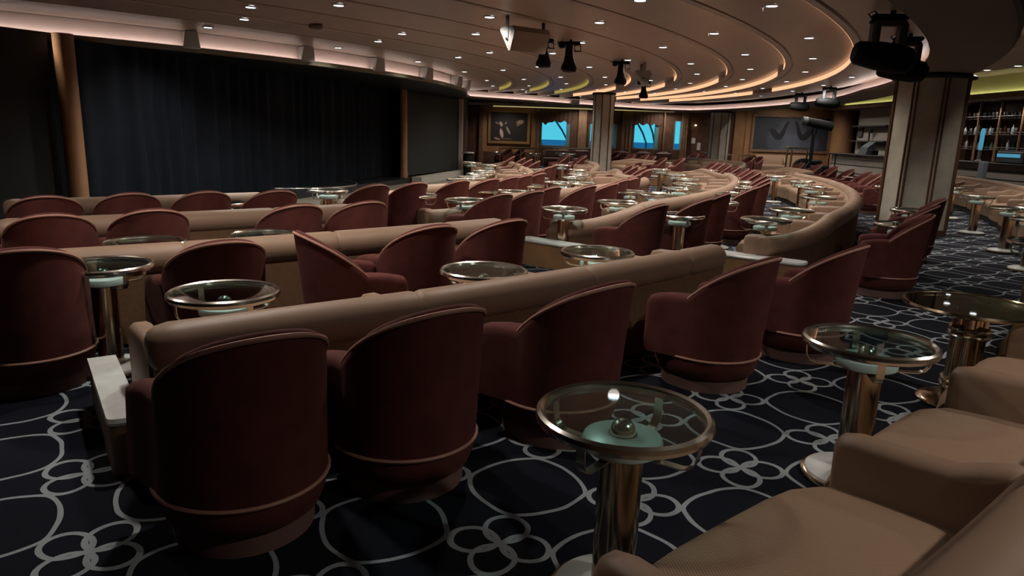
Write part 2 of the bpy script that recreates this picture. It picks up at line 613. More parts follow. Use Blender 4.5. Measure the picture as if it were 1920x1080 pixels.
def wall_quad(name, a, b_, z0, z1, m):
    return struct(MB().add([(a[0], a[1], z0), (b_[0], b_[1], z0), (b_[0], b_[1], z1), (a[0], a[1], z1)], [(0, 1, 2, 3)]).obj(name, m, smooth=False))


wall_quad('wall_back', (-17, -5), (18, -5), 0, 3.8, wood_m)
wall_quad('wall_left', (-17, -5), (-17, 34.3), 0, 3.8, wood_d)
wall_quad('wall_right', (18, -5), (18, 34.3), 0, 3.8, wood_m)

# far wall with window openings
wins = []
for x0, x1 in ((1013, 1067), (1104, 1155), (1186, 1233), (1262, 1276)):
    a = at_y(x0, 273, WY); b_ = at_y(x1, 273, WY)
    wins.append((a.x, b_.x))
WZ0, WZ1 = 0.93, 2.30
fw = MB()
xs = [-17] + [v for w in wins for v in w] + [18]
for i in range(0, len(xs), 2):
    fw.box(((xs[i] + xs[i + 1]) / 2, WY + .12, 1.9), (xs[i + 1] - xs[i], .24, 3.8))
for a, b_ in wins:
    fw.box(((a + b_) / 2, WY + .12, WZ0 / 2), (b_ - a, .24, WZ0))
    fw.box(((a + b_) / 2, WY + .12, (WZ1 + 3.8) / 2), (b_ - a, .24, 3.8 - WZ1))
struct(fw.obj('wall_far', wood_d, smooth=False))


def rrect(x0, x1, z0, z1, rad, n=5):
    pts = []
    for cx_, cz_, a0 in ((x1 - rad, z0 + rad, -90), (x1 - rad, z1 - rad, 0), (x0 + rad, z1 - rad, 90), (x0 + rad, z0 + rad, 180)):
        for i in range(n + 1):
            a = R(a0 + 90 * i / n)
            pts.append((cx_ + rad * math.cos(a), cz_ + rad * math.sin(a)))
    return pts


for i, (a, b_) in enumerate(wins):
    o = thing('window_%d' % (i + 1), ['wide window at far left with sea view beside the flower painting', 'window with sea view half hidden behind the middle pillar', 'window with sea view to the right of the middle pillar', 'narrow blue glazed door panel at the dark recess'][i], 'window', ((a + b_) / 2, WY, WZ0))
    struct(o)
    hw, hh = (b_ - a) / 2, WZ1 - WZ0
    outer = rrect(-hw, hw, 0, hh, 0.01)
    inner = rrect(-hw + .05, hw - (.16 if i < 3 else .04), .05, hh - .03, 0.16 if i < 3 else .03)
    fr = MB()
    rows = [[(x, .0, z) for x, z in outer], [(x, .0, z) for x, z in inner], [(x, .2, z) for x, z in inner], [(x, .2, z) for x, z in outer]]
    fr.grid(rows, closed_v=True)
    struct(fr.obj('window_frame', window_f, o))
    struct(MB().add([(x, .12, z) for x, z in inner], [tuple(range(len(inner)))]).obj('pane', pane_m, o, smooth=False))
    # scalloped valance
    if i < 3:
        n = 40
        rows = []
        for j in range(n + 1):
            x = -hw - .12 + (2 * hw + .24) * j / n
            s = abs(math.sin(PI * j / n * 4.0))
            dz = 0.10 * s
            if i == 0:
                dz += 0.18 * math.exp(-((j / n - 0.22) / 0.07) ** 2)
            zb = hh - .16 - dz
            rows.append([(x, -.06, zb), (x, -.06 - .015 * math.sin(j * 1.3), hh + .40), (x, -.03, hh + .40), (x, -.03, zb)])
        tag(MB().grid(rows, closed_v=True, caps=True).obj('valance', wood_d), 'dark scalloped valance over the %s window' % ['left', 'middle', 'right'][i], 'valance', 'window valances').location = ((a + b_) / 2, WY, WZ0)

# outside: sea, wake and the steel braces of the deck above
sea = MB().add([(-900, 60, -18), (1200, 60, -18), (1800, 2500, -18), (-1500, 2500, -18)], [(0, 1, 2, 3)]).obj('sea', mat('sea_water', (0.01, 0.12, 0.30), 0.5, noise=0.15, nscale=0.02, emit=(0.0, 0.10, 0.30), estr=0.0))
tag(sea, 'blue sea outside the windows', 'sea', kind='stuff')
wk = MB()
tag(sea, 'blue sea outside the windows', 'sea', kind='stuff')
for wi, (a, b_) in enumerate(wins[:3]):
    for q, (fx0, fz0, fx1, fz1) in enumerate(((.33, 1.0, .78, .0), (.80, 1.0, .98, .35)) if wi != 2 else ((.10, 1.0, .52, .1), (.60, 1.0, .86, .25))):
        w_ = b_ - a
        x0 = a + w_ * fx0 + .3; x1 = a + w_ * fx1 + .3
        br = MB().tube([(x0 - .3, WY + 1.6, WZ0 + 1.6), (x0, WY + 1.6, WZ0 + 1.25), ((x0 + x1) / 2 + .06, WY + 1.6, WZ0 + .75), (x1, WY + 1.6, WZ0 + .3), (x1 + .03, WY + 1.6, -1.2)], 0.045, 8).obj('deck_brace', steel_b)
        tag(br, 'dark steel %s brace outside the %s window' % (['left', 'right'][q], ['left', 'middle', 'right'][wi]), 'brace', 'steel braces outside the windows')

# pilasters, panels between the windows
for i, (x0, x1, m) in enumerate(((898, 906, wood_m), (1003, 1011, wood_m), (1083, 1100, wood_m), (1166, 1184, wood_m), (1277, 1289, wood_m), (1243, 1246, wood_m))):
    a, b_ = at_y(x0, 250, WY - .1), at_y(x1, 250, WY - .1)
    o = MB().box(((a.x + b_.x) / 2, WY - .08, 1.45), (b_.x - a.x, .16, 2.9), bev=.02)
    for q in range(3):
        o.box((a.x + (b_.x - a.x) * (q + .5) / 3, WY - .17, 1.45), ((b_.x - a.x) * .12, .03, 2.85))
    struct(o.obj('trim_%d' % (5 + i), m))
# orange niche round the left painting
a, b_ = at_y(905, 285, WY - .05), at_y(1002, 285, WY - .05)
struct(MB().box(((a.x + b_.x) / 2, WY - .03, 1.75), (b_.x - a.x, .06, 2.3)).obj('trim_11', wood_o))
struct(MB().box(((a.x + b_.x) / 2, WY - .08, .30), (b_.x - a.x + .5, .12, .58)).obj('trim_12', wood_d))
# yellow light strip along the top of the far wall
a, b_ = at_y(925, 203, WY), at_y(1262, 208, WY)
tag(MB().tube([(a.x, WY - .28, 2.70), (b_.x, WY - .28, 2.70)], .02, 8).obj('light_strip', strip_yel), 'thin yellow light strip above the windows on the far wall', 'light strip')
struct(MB().box(((a.x + b_.x) / 2, WY - .16, 2.79), (b_.x - a.x + 4, .32, .12)).obj('trim_13', soff_l))

# wood panel wall with the large picture (same far plane, right part)
a, b_ = at_y(1372, 285, WY - .05), at_y(1566, 285, WY - .05)
struct(MB().box(((a.x + b_.x) / 2, WY - .06, 1.6), (b_.x - a.x, .12, 3.2)).obj('trim_14', wood_o))
for px in (1400, 1412, 1558):
    c = at_y(px, 250, WY - .2)
    struct(MB().box((c.x, WY - .14, 1.5), (.10, .05, 3.0)).obj('trim_%d' % (15 + (px > 1400) + (px > 1500)), wood_o))


# ---- art
def picture(name, label, x0, y0, x1, y1, depth, fm, art_fn, fwid):
    A = at_y(x0, (y0 + y1) / 2, WY - depth); B = at_y(x1, (y0 + y1) / 2, WY - depth)
    z1 = at_y((x0 + x1) / 2, y0, WY - depth).z; z0 = at_y((x0 + x1) / 2, y1, WY - depth).z
    cx_ = (A.x + B.x) / 2; w_ = B.x - A.x; h_ = z1 - z0
    t = thing(name, label, 'picture', (cx_, WY - depth, z0))
    f = MB()
    q = fwid
    for c, s in (((0, 0, q / 2), (w_, .08, q)), ((0, 0, h_ - q / 2), (w_, .08, q)), ((-w_ / 2 + q / 2, 0, h_ / 2), (q, .08, h_ - 2 * q)), ((w_ / 2 - q / 2, 0, h_ / 2), (q, .08, h_ - 2 * q))):
        f.box(c, s, bev=.015)
    f.obj('frame', fm, t)
    art_fn(t, w_ - 2 * q, h_ - 2 * q, q)
    return t


def blobs_mat(name, base, spots):
    """dark canvas with soft painted shapes; spots: (x, z, rx, rz, rot, colour)"""
    m = bpy.data.materials.new(name)
    m.use_nodes = True
    nt = m.node_tree
    b = nt.nodes['Principled BSDF']
    b.inputs['Roughness'].default_value = 0.5
    tc = nt.nodes.new('ShaderNodeTexCoord')
    prev = None
    for (x, z, rx, rz, rot, colr) in spots:
        mp = nt.nodes.new('ShaderNodeMapping'); mp.vector_type = 'TEXTURE'
        mp.inputs['Location'].default_value = (x, 0, z)
        mp.inputs['Rotation'].default_value = (0, R(rot), 0)
        mp.inputs['Scale'].default_value = (rx, 50, rz)
        nt.links.new(tc.outputs['Object'], mp.inputs[0])
        gr = nt.nodes.new('ShaderNodeTexGradient'); gr.gradient_type = 'SPHERICAL'
        nt.links.new(mp.outputs[0], gr.inputs[0])
        mr = nt.nodes.new('ShaderNodeMapRange'); mr.inputs[1].default_value = 0.0; mr.inputs[2].default_value = 0.45
        nt.links.new(gr.outputs['Fac'], mr.inputs[0])
        mx = nt.nodes.new('ShaderNodeMix'); mx.data_type = 'RGBA'
        nt.links.new(mr.outputs[0], mx.inputs[0])
        if prev is None:
            mx.inputs[6].default_value = (*base, 1)
        else:
            nt.links.new(prev, mx.inputs[6])
        mx.inputs[7].default_value = (*colr, 1)
        prev = mx.outputs[2]
    nt.links.new(prev, b.inputs['Base Color'])
    return m


def art_flowers(t, w_, h_, q):
    pk = (0.42, 0.26, 0.20); pk2 = (0.50, 0.36, 0.30); ye = (0.30, 0.26, 0.16)
    sp = [(-.22 * w_, .60 * h_ + q, .085, .15, -25, pk2), (-.33 * w_, .63 * h_ + q, .12, .035, 25, pk), (-.09 * w_, .64 * h_ + q, .035, .10, 40, pk), (-.20 * w_, .27 * h_ + q, .10, .26, -12, pk2),
          (-.32 * w_, .08 * h_ + q, .18, .05, 15, pk), (-.02 * w_, .38 * h_ + q, .06, .24, -28, ye), (.30 * w_, .68 * h_ + q, .22, .12, -15, (0.42, 0.27, 0.14)), (.24 * w_, .58 * h_ + q, .07, .07, 0, (0.3, 0.2, 0.1)), (-.05 * w_, .08 * h_ + q, .3, .04, 0, (.12, .08, .05))]
    m = blobs_mat('canvas_flowers', (0.014, 0.008, 0.007), sp)
    MB().box((0, 0.01, h_ / 2 + q), (w_, .02, h_)).obj('canvas', m, t, smooth=False)


picture('framed_painting', 'gold framed dark painting of pale flowers left of the windows', 915, 206, 994, 270, .12, gold, art_flowers, .13)


def art_arms(t, w_, h_, q):
    m = blobs_mat('canvas_figures', (0.030, 0.034, 0.042), [(0, .25 * h_ + q, 1.1, .9, 0, (.10, .11, .14)), (-.2 * w_, .3 * h_ + q, .5, .6, 0, (.06, .07, .09)), (.25 * w_, .2 * h_ + q, .6, .5, 0, (.075, .08, .105)), (0, .75 * h_ + q, .7, .5, 0, (.07, .07, .09))])
    MB().box((0, 0.01, h_ / 2 + q), (w_, .02, h_)).obj('canvas', m, t, smooth=False)
    dark = mat('figure_dark', (0.010, 0.011, 0.014), 0.7)
    for s in (-1, 1):
        pts = [(-.56, .66), (-.48, .57), (-.38, .44), (-.30, .42), (-.23, .52), (-.18, .68), (-.13, .83), (-.08, .91)]
        rad = [.03, .075, .085, .075, .06, .045, .035, .012]
        P = [(s * x * w_ / 2, 0.004, z * h_ * .98 + q) for x, z in pts]
        u = MB()
        # smooth, nearly flat ribbon
        fine, fr_ = [], []
        for i in range(len(P) - 1):
            for k in range(5):
                f = k / 5
                p0, p1, p2, p3 = P[max(i - 1, 0)], P[i], P[i + 1], P[min(i + 2, len(P) - 1)]
                fine.append(tuple(0.5 * ((2 * p1[c]) + (-p0[c] + p2[c]) * f + (2 * p0[c] - 5 * p1[c] + 4 * p2[c] - p3[c]) * f * f + (-p0[c] + 3 * p1[c] - 3 * p2[c] + p3[c]) * f ** 3) for c in range(3)))
                fr_.append(rad[i] * (1 - f) + rad[i + 1] * f)
        fine.append(P[-1]); fr_.append(rad[-1])
        rows = []
        for i, p in enumerate(fine):
            a = fine[max(i - 1, 0)]; b_ = fine[min(i + 1, len(fine) - 1)]
            tx, tz = b_[0] - a[0], b_[2] - a[2]
            l = math.hypot(tx, tz); nx, nz = -tz / l, tx / l
            rows.append([(p[0] + nx * fr_[i] * w_ / 2, -.006, p[2] + nz * fr_[i] * w_ / 2), (p[0] - nx * fr_[i] * w_ / 2, -.006, p[2] - nz * fr_[i] * w_ / 2)])
        u.grid(rows).obj('painted_figure', dark, t)


picture('framed_picture', 'wide framed grey picture with two dark arched figures behind the followspot', 1408, 216, 1558, 287, .14, wood_m, art_arms, .12)

# ================================================================== STAGE
LP = Vector((-5.95, 9.55, 0)); RP = Vector((-3.25, 20.4, 0)); RE = Vector((-2.05, 25.0, 0))
stg = MB()
sp_pts = [LP + Vector((-3, -3.6, 0)), LP, RP + Vector((.25, -.2, 0)), RE, RE + Vector((-9, 3, 0)), LP + Vector((-9, 0, 0))]
stg.add([(p.x, p.y, .14) for p in sp_pts], [tuple(range(6))])
for i in range(3):
    a, b_ = sp_pts[i], sp_pts[i + 1]
    stg.add([(a.x, a.y, 0), (b_.x, b_.y, 0), (b_.x, b_.y, .14), (a.x, a.y, .14)], [(0, 1, 2, 3)])
struct(stg.obj('floor_stage', stage_m, smooth=False))
# pale edge of the stage in front of the right screen
e0, e1 = RP + Vector((.27, -.25, 0)), RE + Vector((.05, -.1, 0))
em = MB()
n = 12
rows = []
for i in range(n + 1):
    p = e0.lerp(e1, i / n)
    w_ = .30 + .12 * math.sin(i / n * PI * 1.5)
    rows.append([(p.x + w_, p.y - .05, 0), (p.x + w_ * .95, p.y - .05, .17), (p.x, p.y, .17), (p.x, p.y, 0)])
struct(em.grid(rows, closed_v=True, caps=True).obj('trim_18', mat('stage_edge', (.38, .36, .31), .6)))
# round thrust with a metal edge
cth = at(600, 348, .15)
th_c = Vector((cth.x - .9, cth.y + .3, 0))
t = thing('stage_thrust', 'low round black stage platform with a silver edge in front of the curtain', 'platform', th_c)
MB().lathe([(1.65, 0), (1.65, .16), (1.2, .165)], 48).obj('platform', stage_m, t)
MB().tube([(1.66 * math.cos(a * PI / 24), 1.66 * math.sin(a * PI / 24), .165) for a in range(48)], .022, 8, closed=True).obj('edge', silver, t)
# curtain
d = RP - LP
n = 420
nrm = Vector((d.y, -d.x, 0)).normalized()
rows = []
for i in range(n + 1):
    s = i / n
    fold = .055 * math.sin(s * 190 + 2.2 * math.sin(s * 31)) + .03 * math.sin(s * 83 + 1)
    p = LP + d * (s * 1.02 + .0) - nrm * (.55 - fold * 1.0)
    p2 = LP + d * (s * 1.02) - nrm * (.55 - fold * .6)
    rows.append([(p.x, p.y, .15), (p2.x, p2.y, 1.4), (p2.x, p2.y, 2.60)])
tag(MB().grid(rows).obj('stage_curtain', curtain_m), 'wide dark blue pleated curtain closing off the stage', 'curtain')


def column_round(name, label, c, r_, m):
    o = MB().lathe([(r_ * 1.15, 0), (r_ * 1.15, .14), (r_, .18), (r_, 2.59)], 20).obj(name, m)
    o.location = c
    return tag(o, label, 'column', 'wooden columns beside the stage')


a = at_x
cl = LP.copy(); cl.z = .0
column_round('wooden_column', 'round light wood column at the left of the stage curtain', (-6.03, 9.62, 0), .125, wood_o)
column_round('wooden_column', 'slim round wood column between curtain and black screen', (RP.x, RP.y, 0.141), .105, wood_o)
# dark screens either side
o = MB().add([(RP.x + .02, RP.y + .1, .17), (RE.x, RE.y, .17), (RE.x, RE.y, 2.59), (RP.x + .02, RP.y + .1, 2.59)], [(0, 1, 2, 3)])
struct(o.obj('wall_stage_right', screen_m, smooth=False))
LE = LP + Vector((-3.5, -5.2, 0))
struct(MB().add([(LP.x - .28, LP.y + .05, 0), (LE.x, LE.y, 0), (LE.x, LE.y, 2.6), (LP.x - .28, LP.y + .05, 2.6)], [(0, 1, 2, 3)]).obj('wall_stage_left', screen_m, smooth=False))
pe = MB().box((RE.x + .07, RE.y, 1.3), (.16, .16, 2.6), bev=.02)
struct(pe.obj('trim_19', soff_l))
wall_quad('wall_stage_back', (RE.x + .1, RE.y + .05), (-2.35, 34), 0, 3.0, wood_d)

# ================================================================== PILLARS
def pillar(c, w_, label, top=2.66, rot=0.0):
    t = thing('pillar', label, 'pillar', (c[0], c[1], 0), rot, 'stone clad pillars')
    rr = w_ / 2 / math.cos(PI / 8)
    def ring(s, z):
        return [(rr * s * math.cos(PI / 8 + k * PI / 4), rr * s * math.sin(PI / 8 + k * PI / 4), z) for k in range(8)]
    MB().grid([ring(1, .10), ring(1, top - .06)], closed_v=True, caps=True).obj('shaft', stone, t, ang=20)
    MB().grid([ring(1.03, 0), ring(1.03, .10)], closed_v=True, caps=True).obj('base', wood_d, t, ang=20)
    MB().lathe([(rr * 1.0, top - .07), (rr * 1.1, top - .06), (rr * 1.12, top - .03), (rr * 1.05, top)], 32).obj('collar', toe_m, t)
    small = w_ < 1
    for k in range(8):
        a = PI / 8 + k * PI / 4
        e = MB()
        for off in ((-.012, .012) if small else (-.030 * w_, .030 * w_)):
            da = off / rr
            x, y = rr * 1.004 * math.cos(a + da) * (1 - abs(off) * .15), rr * 1.004 * math.sin(a + da) * (1 - abs(off) * .15)
            e.cyl((x, y, .1), (x, y, top - .07), .009 if small else .016 * w_, 6)
        e.obj('trim_strip', mat('stripe_brown', (.10, .045, .02), .5), t)
    return t


P1 = at(1133, 181, 2.78); P2 = Vector((8.6, 30.3, 0)); P3 = at(1752, 138, 2.7)
pillar((P3.x, P3.y), 1.06, 'thick stone clad pillar with brown stripes at the right', rot=R(14))
pillar((P1.x, P1.y), .66, 'stone pillar standing in front of the second window', top=2.90, rot=R(8))
pillar((P2.x, P2.y), .78, 'stone pillar left of the large grey picture', rot=R(10))

# ================================================================== CHAIRS
def chair_plan(n_arc=16, arm=.21, r_=.285):
    pts = [(r_, arm, 0), (r_, arm * .66, 0), (r_, arm * .33, 0)]
    for i in range(n_arc + 1):
        a = PI * i / n_arc
        pts.append((r_ * math.cos(a), -r_ * math.sin(a), 1))
    pts += [(-r_, arm * .33, 0), (-r_, arm * .66, 0), (-r_, arm, 0)]
    return pts


def chair_shell(arc=28):
    r_ = .285
    P = chair_plan(arc)
    rows, pipe = [], []
    n = len(P)
    for i, (x, y, f) in enumerate(P):
        if f:
            nx, ny = x / r_, y / r_
        else:
            nx, ny = (1 if x > 0 else -1), 0
            x += nx * .048 * (y / .20)
        rear = max(0.0, -y / r_)
        h = .590 + .262 * rear ** .97
        th = .120 - .060 * min(1, rear * 1.6)
        if i in (0, n - 1):
            h -= .02
        if i in (1, n - 2):
            h -= .006
        rk = .095 * rear
        def pt(o, z):
            k = rk * max(0, (z - .25)) / .6
            return (x + nx * (k - o), y + ny * (k - o), z)
        out = .012 if rear < .35 else .0
        sec = [pt(-.026, .215), pt(-.020, .36), pt(-out, h - .055), pt(-out + .003, h - .025), pt(.016, h - .006), pt(th * .5, h), pt(th - .016, h - .007), pt(th, h - .03), pt(th, h - .07), pt(th - .01, .36), pt(th, .22)]
        rows.append(sec)
        if f:
            pipe.append(pt(.001, h - .018))
    m = MB()
    # rounded noses of the arms
    def nose(sec, sgn):
        c = Vector((sum(p[0] for p in sec) / len(sec), 0, sum(p[2] for p in sec) / len(sec)))
        out_ = []
        for dy, k in ((.028, .92), (.046, .70)):
            out_.append([(c.x + (p[0] - c.x) * k, p[1] + dy, c.z + (p[2] - c.z) * (k if p[2] > .4 else k * .98)) for p in sec])
        return out_
    rows = nose(rows[0], 1)[::-1] + rows + nose(rows[-1], 1)
    m.grid(rows, closed_v=True, caps=True)
    return m, pipe


def body_outline(s=1.0, n=36, fy=.31):
    pts = []
    for i in range(n):
        a = 2 * PI * i / n
        c, q = math.cos(a), math.sin(a)
        if q < 0:
            x, y = .31 * c, .31 * q
        else:
            e = 2 / 2.7
            x = .31 * (abs(c) ** e) * (1 if c > 0 else -1); y = fy * (abs(q) ** e)
        pts.append((x * s, y * s))
    return pts


def ring_at(s, z, **k):
    return [(x, y, z) for x, y in body_outline(s, **k)]


def make_chair():
    t = thing('tub_chair', 'chair', 'chair')
    sh, pipe = chair_shell()
    b_ = sh.obj('backrest', velvet, t, ang=60)
    MB().tube(pipe, .0095, 6).obj('piping', piping_m, b_)
    MB().grid([ring_at(.83, .078), ring_at(.90, .095), ring_at(.975, .15), ring_at(1.0, .205), ring_at(.96, .29), ring_at(.90, .33)], closed_v=True, caps=True).obj('base', velvet, t, ang=60)
    MB().tube(ring_at(1.012, .215), .0085, 6, closed=True).obj('welt', piping_m, t)
    MB().grid([ring_at(.82, 0), ring_at(.83, .08)], closed_v=True, caps=True).obj('plinth', plinth_m, t)
    so = lambda s, z, dy=.02: [(x * .80, y + dy, zz) for (x, y, zz) in ring_at(s, z)]
    st = MB().grid([so(.90, .31), so(.97, .335), so(1.0, .37), so(.985, .41), so(.92, .432), so(.75, .442), so(.4, .446)], closed_v=True, caps=True).obj('seat', velvet, t, ang=60)
    MB().tube(so(.965, .424), .006, 6, closed=True).obj('piping', piping_m, st)
    return t


CHAIR0 = make_chair()
_first = [True]
_prev = None
label_row = None


def chair_at(px, py, label, group, z=.85, turn=0.0, off=.385, xy=None):
    if xy is None:
        p = at(px, py, z)
        inw = Vector((CX - p.x, CY - p.y, 0)).normalized()
        face = math.atan2(inw.y, inw.x) + R(turn)
        fd = Vector((math.cos(face), math.sin(face), 0))
        c = Vector((p.x, p.y, 0)) + fd * off
    else:
        c = Vector((xy[0], xy[1], 0))
        inw = Vector((CX - c.x, CY - c.y, 0)).normalized()
        face = math.atan2(inw.y, inw.x) + R(turn)
    global _prev
    if px is not None and _prev is not None and label_row == _prev[0]:
        pc = _prev[1]
        gap = (c - pc).length
        if gap < .66 and abs(turn) < 40 and abs(_prev[2]) < 40:
            rr = r_of(c)
            sg = 1 if th_of(c) > th_of(pc) else -1
            c = pol(rr, th_of(pc) + sg * math.degrees(.66 / rr))
    _prev = (label_row, c.copy(), turn)
    rz = face - PI / 2
    if _first[0]:
        _first[0] = False
        CHAIR0.location = (c.x, c.y, 0); CHAIR0.rotation_euler = (0, 0, rz)
        CHAIR0['label'] = label; CHAIR0['group'] = group
        return CHAIR0
    return dup(CHAIR0, (c.x, c.y, 0), rz, label, group)


# rows of chairs: a fixed distance behind each curved sofa
ROLLR = [22.86, 20.72, 18.95, 17.28]      # r3, r2, r1, r0
CHR = [23.37, 21.25, 19.48, 17.83]


def snap(px, py, r_, z=.85, turn=0.0, push=0.0):
    """keep the direction of the chair seen at px,py but seat it on its row"""
    p = at(px, py, z)
    az = Vector((p.x, p.y, 0)).normalized()
    return p, az


def chair_row(pts, group, lab, row=None, push=0):
    global label_row
    label_row = group
    for i, q in enumerate(pts):
        px, py = q[0], q[1]
        turn = q[2] if len(q) > 2 and q[0] != 'b' else 0.0
        if q[0] == 'b':
            chair_at(None, None, lab % ORD[i], group, xy=(q[1], q[2]), turn=q[3] if len(q) > 3 else 0.0)
            continue
        l = lab % ORD[i] if '%s' in lab else lab
        chair_at(px, py, l, group, turn=turn)


chair_row([('b', -1.0, 2.43), ('b', -.45, 2.84), ('b', .25, 3.39), ('b', 1.25, 4.21), ('b', 2.08, 4.84)], 'red chairs behind the nearest sofa', 'dark red velvet tub chair, %s from left behind nearest tan sofa')
chair_row([('b', 3.80, 7.02, 12), (1765, 384), (1778, 371)], 'red chairs beside the thick pillar', 'red tub chair seen from the side before the thick pillar, %s nearest')
chair_row([(40, 465), (428, 450), (550, 433, -97), (828, 421), (970, 410)], 'red chairs behind the second sofa', 'red velvet tub chair, %s from the left behind the second tan sofa')
chair_row([(1249, 382), (1336, 371), (1371, 361), (1423, 350), (1446, 341), (1446, 333)], 'red chairs behind the middle sofa of the second row', 'red tub chair behind the long bright sofa in mid room, %s from the left end')
chair_row([(1440, 327), (1429, 321), (1417, 319), (1406, 316), (1390, 311), (1378, 310), (1358, 306), (1346, 304)], 'small red chairs at the far bend of the second row', 'small red chair at the far bend between curved sofas, %s from right')
chair_row([(95, 400), (268, 392), (568, 382), (680, 377)], 'red chairs behind the third sofa', 'rounded red chair back, %s from the left behind the third tan sofa')
chair_row([(950, 362), (1004, 357), (1046, 349), (1109, 347), (1135, 345), (1177, 336), (1190, 333), (1203, 326), (1219, 317)], 'red chairs behind the middle sofa of the third row', 'red chair in the curved row left of the long bright sofa, %s from the left')
chair_row([(1187, 307), (1199, 309), (1213, 312), (1224, 316)], 'tiny red chairs by the third row bend', 'tiny red chair beyond the middle pillar foot, %s from the left')
chair_row([(86, 366), (232, 361), (338, 359), (485, 357)], 'red chairs behind the fourth sofa', 'half hidden red chair back near the stage, %s from the left')
chair_row([(712, 345), (788, 341), ('b', -1.0, 9.89), (912, 335), (941, 332), (975, 328), (999, 325)], 'red chairs behind the front sofa by the stage', 'red chair in the front curved row by the stage, %s from the left')
chair_row([(1019, 318), (1034, 312), (1044, 309)], 'red chairs at the bend of the front row', 'small red chair at the bend of the front row, %s from the left')
chair_row([(966, 292), (986, 295), (999, 298), (1014, 301)], 'far red chairs behind the far front sofa', 'tiny red chair behind the farthest front sofa, %s from the left')
chair_row([(1068, 290), (1092, 291), (1108, 292)], 'far red chairs left of the middle pillar', 'tiny red chair left of the middle pillar, %s from the left')
chair_row([(1163, 283), (1191, 288), (1210, 289), (1230, 292), (1250, 295), (1273, 296), (1294, 297)], 'far red chairs right of the middle pillar', 'tiny red chair far right of the middle pillar, %s from the left')
chair_row([(1308, 287), (1326, 287), (1412, 293), (1430, 293)], 'far red chairs at the brass railing', 'small red chair by the brass railing and rear pillar, %s from left')
chair_row([(1508, 305), (1540, 308), (1571, 312), (1603, 317), (1637, 322), (1653, 326), (1676, 329)], 'red chairs behind the long bright sofa at right', 'small red chair behind the big curved sofa at right, %s from left')
chair_row([(960, 279), (984, 278)], 'far chairs by the left painting', 'small chair with pale rim below the flower painting, %s from the left')

# ================================================================== TABLES
def make_table():
    t = thing('cocktail_table', 'table', 'table')
    t.scale = (.955, .955, 1.075)
    tt = MB()
    MB().lathe([(.0, .598), (.262, .598), (.266, .604), (.262, .610), (.0, .610)], 40, caps=False).obj('glass_top', glass_top_m, t)
    rim = []
    MB().lathe([(.258, .600), (.262, .588), (.274, .582), (.286, .588), (.291, .600), (.287, .613), (.276, .620), (.264, .614)], 48, caps=False).grid(
        [[(.264 * math.cos(2 * PI * j / 48), .264 * math.sin(2 * PI * j / 48), .614) for j in range(48)], [(.258 * math.cos(2 * PI * j / 48), .258 * math.sin(2 * PI * j / 48), .600) for j in range(48)]], closed_v=True).obj('rim', brass_s, t)
    for k in range(4):
        a = PI / 4 + k * PI / 2
        pr = [(.268, .590), (.266, .560), (.262, .530), (.245, .508), (.215, .497), (.10, .494)]
        rows = []
        for r_, z in pr:
            w_ = .016
            tx, ty = -math.sin(a) * w_, math.cos(a) * w_
            x, y = r_ * math.cos(a), r_ * math.sin(a)
            th = .004
            if r_ > .26:
                rows.append([(x - tx, y - ty, z), (x + tx, y + ty, z), (x + tx - th * math.cos(a), y + ty - th * math.sin(a), z), (x - tx - th * math.cos(a), y - ty - th * math.sin(a), z)])
            else:
                rows.append([(x - tx, y - ty, z), (x + tx, y + ty, z), (x + tx, y + ty, z + th), (x - tx, y - ty, z + th)])
        MB().grid(rows, closed_v=True, caps=True).obj('strap', brass_s, t)
    md = MB().lathe([(.118, .500), (.132, .508), (.134, .528), (.128, .540), (.11, .544)], 36).obj('shelf_disc', marble, t)
    MB().lathe([(.048, .543), (.048, .548), (.043, .550), (.042, .560), (.036, .576), (.024, .588), (.008, .593)], 24).obj('dome', brass_s, md)
    MB().lathe([(.074, .05), (.074, .488), (.09, .494), (.09, .501)], 32).obj('column', brass, t)
    b_ = MB().lathe([(.215, .0), (.222, .010), (.220, .022), (.205, .026)], 40).obj('base', brass, t)
    MB().lathe([(.205, .024), (.203, .034), (.18, .042), (.10, .050), (.09, .052)], 40).obj('base_cap', marble, b_)
    return t


TABLE0 = make_table()
_ft = [True]


def table_at(px, py, label, group, rot=None, z=.648, push=0.0):
    p = at(px, py, z)
    if push:
        p = p + Vector((p.x - CX, p.y - CY, 0)).normalized() * push
    if p.y > 32.2:
        p = p * (32.2 / p.y)
    rz = random.uniform(0, PI / 2) if rot is None else rot
    if _ft[0]:
        _ft[0] = False
        TABLE0.location = (p.x, p.y, 0); TABLE0.rotation_euler = (0, 0, rz)
        TABLE0['label'] = label; TABLE0['group'] = group
        return TABLE0
    return dup(TABLE0, (p.x, p.y, 0), rz, label, group)


table_at(1170, 779, 'nearest round glass cocktail table beside the foreground tan bench', 'cocktail tables at the bench', rot=R(8))
table_at(1630, 643, 'round glass cocktail table beside the second seat of the foreground bench', 'cocktail tables at the bench', rot=R(30))
table_at(192, 499, 'round glass table at far left between two rows of chairs', 'cocktail tables in the second row', rot=R(12))
table_at(420, 550, 'round glass table behind the left end of the nearest sofa', 'cocktail tables in the second row', rot=R(5))
table_at(907, 509, 'round glass table behind the middle of the nearest sofa', 'cocktail tables in the second row', rot=R(15))
table_at(1120, 474, 'round glass table beside the marble topped wall in the aisle', 'cocktail tables in the second row', rot=R(20))


def table_row(pts, group, lab, push=0.0):
    for i, (px, py) in enumerate(pts):
        table_at(px, py, lab % ORD[i], group, push=push)


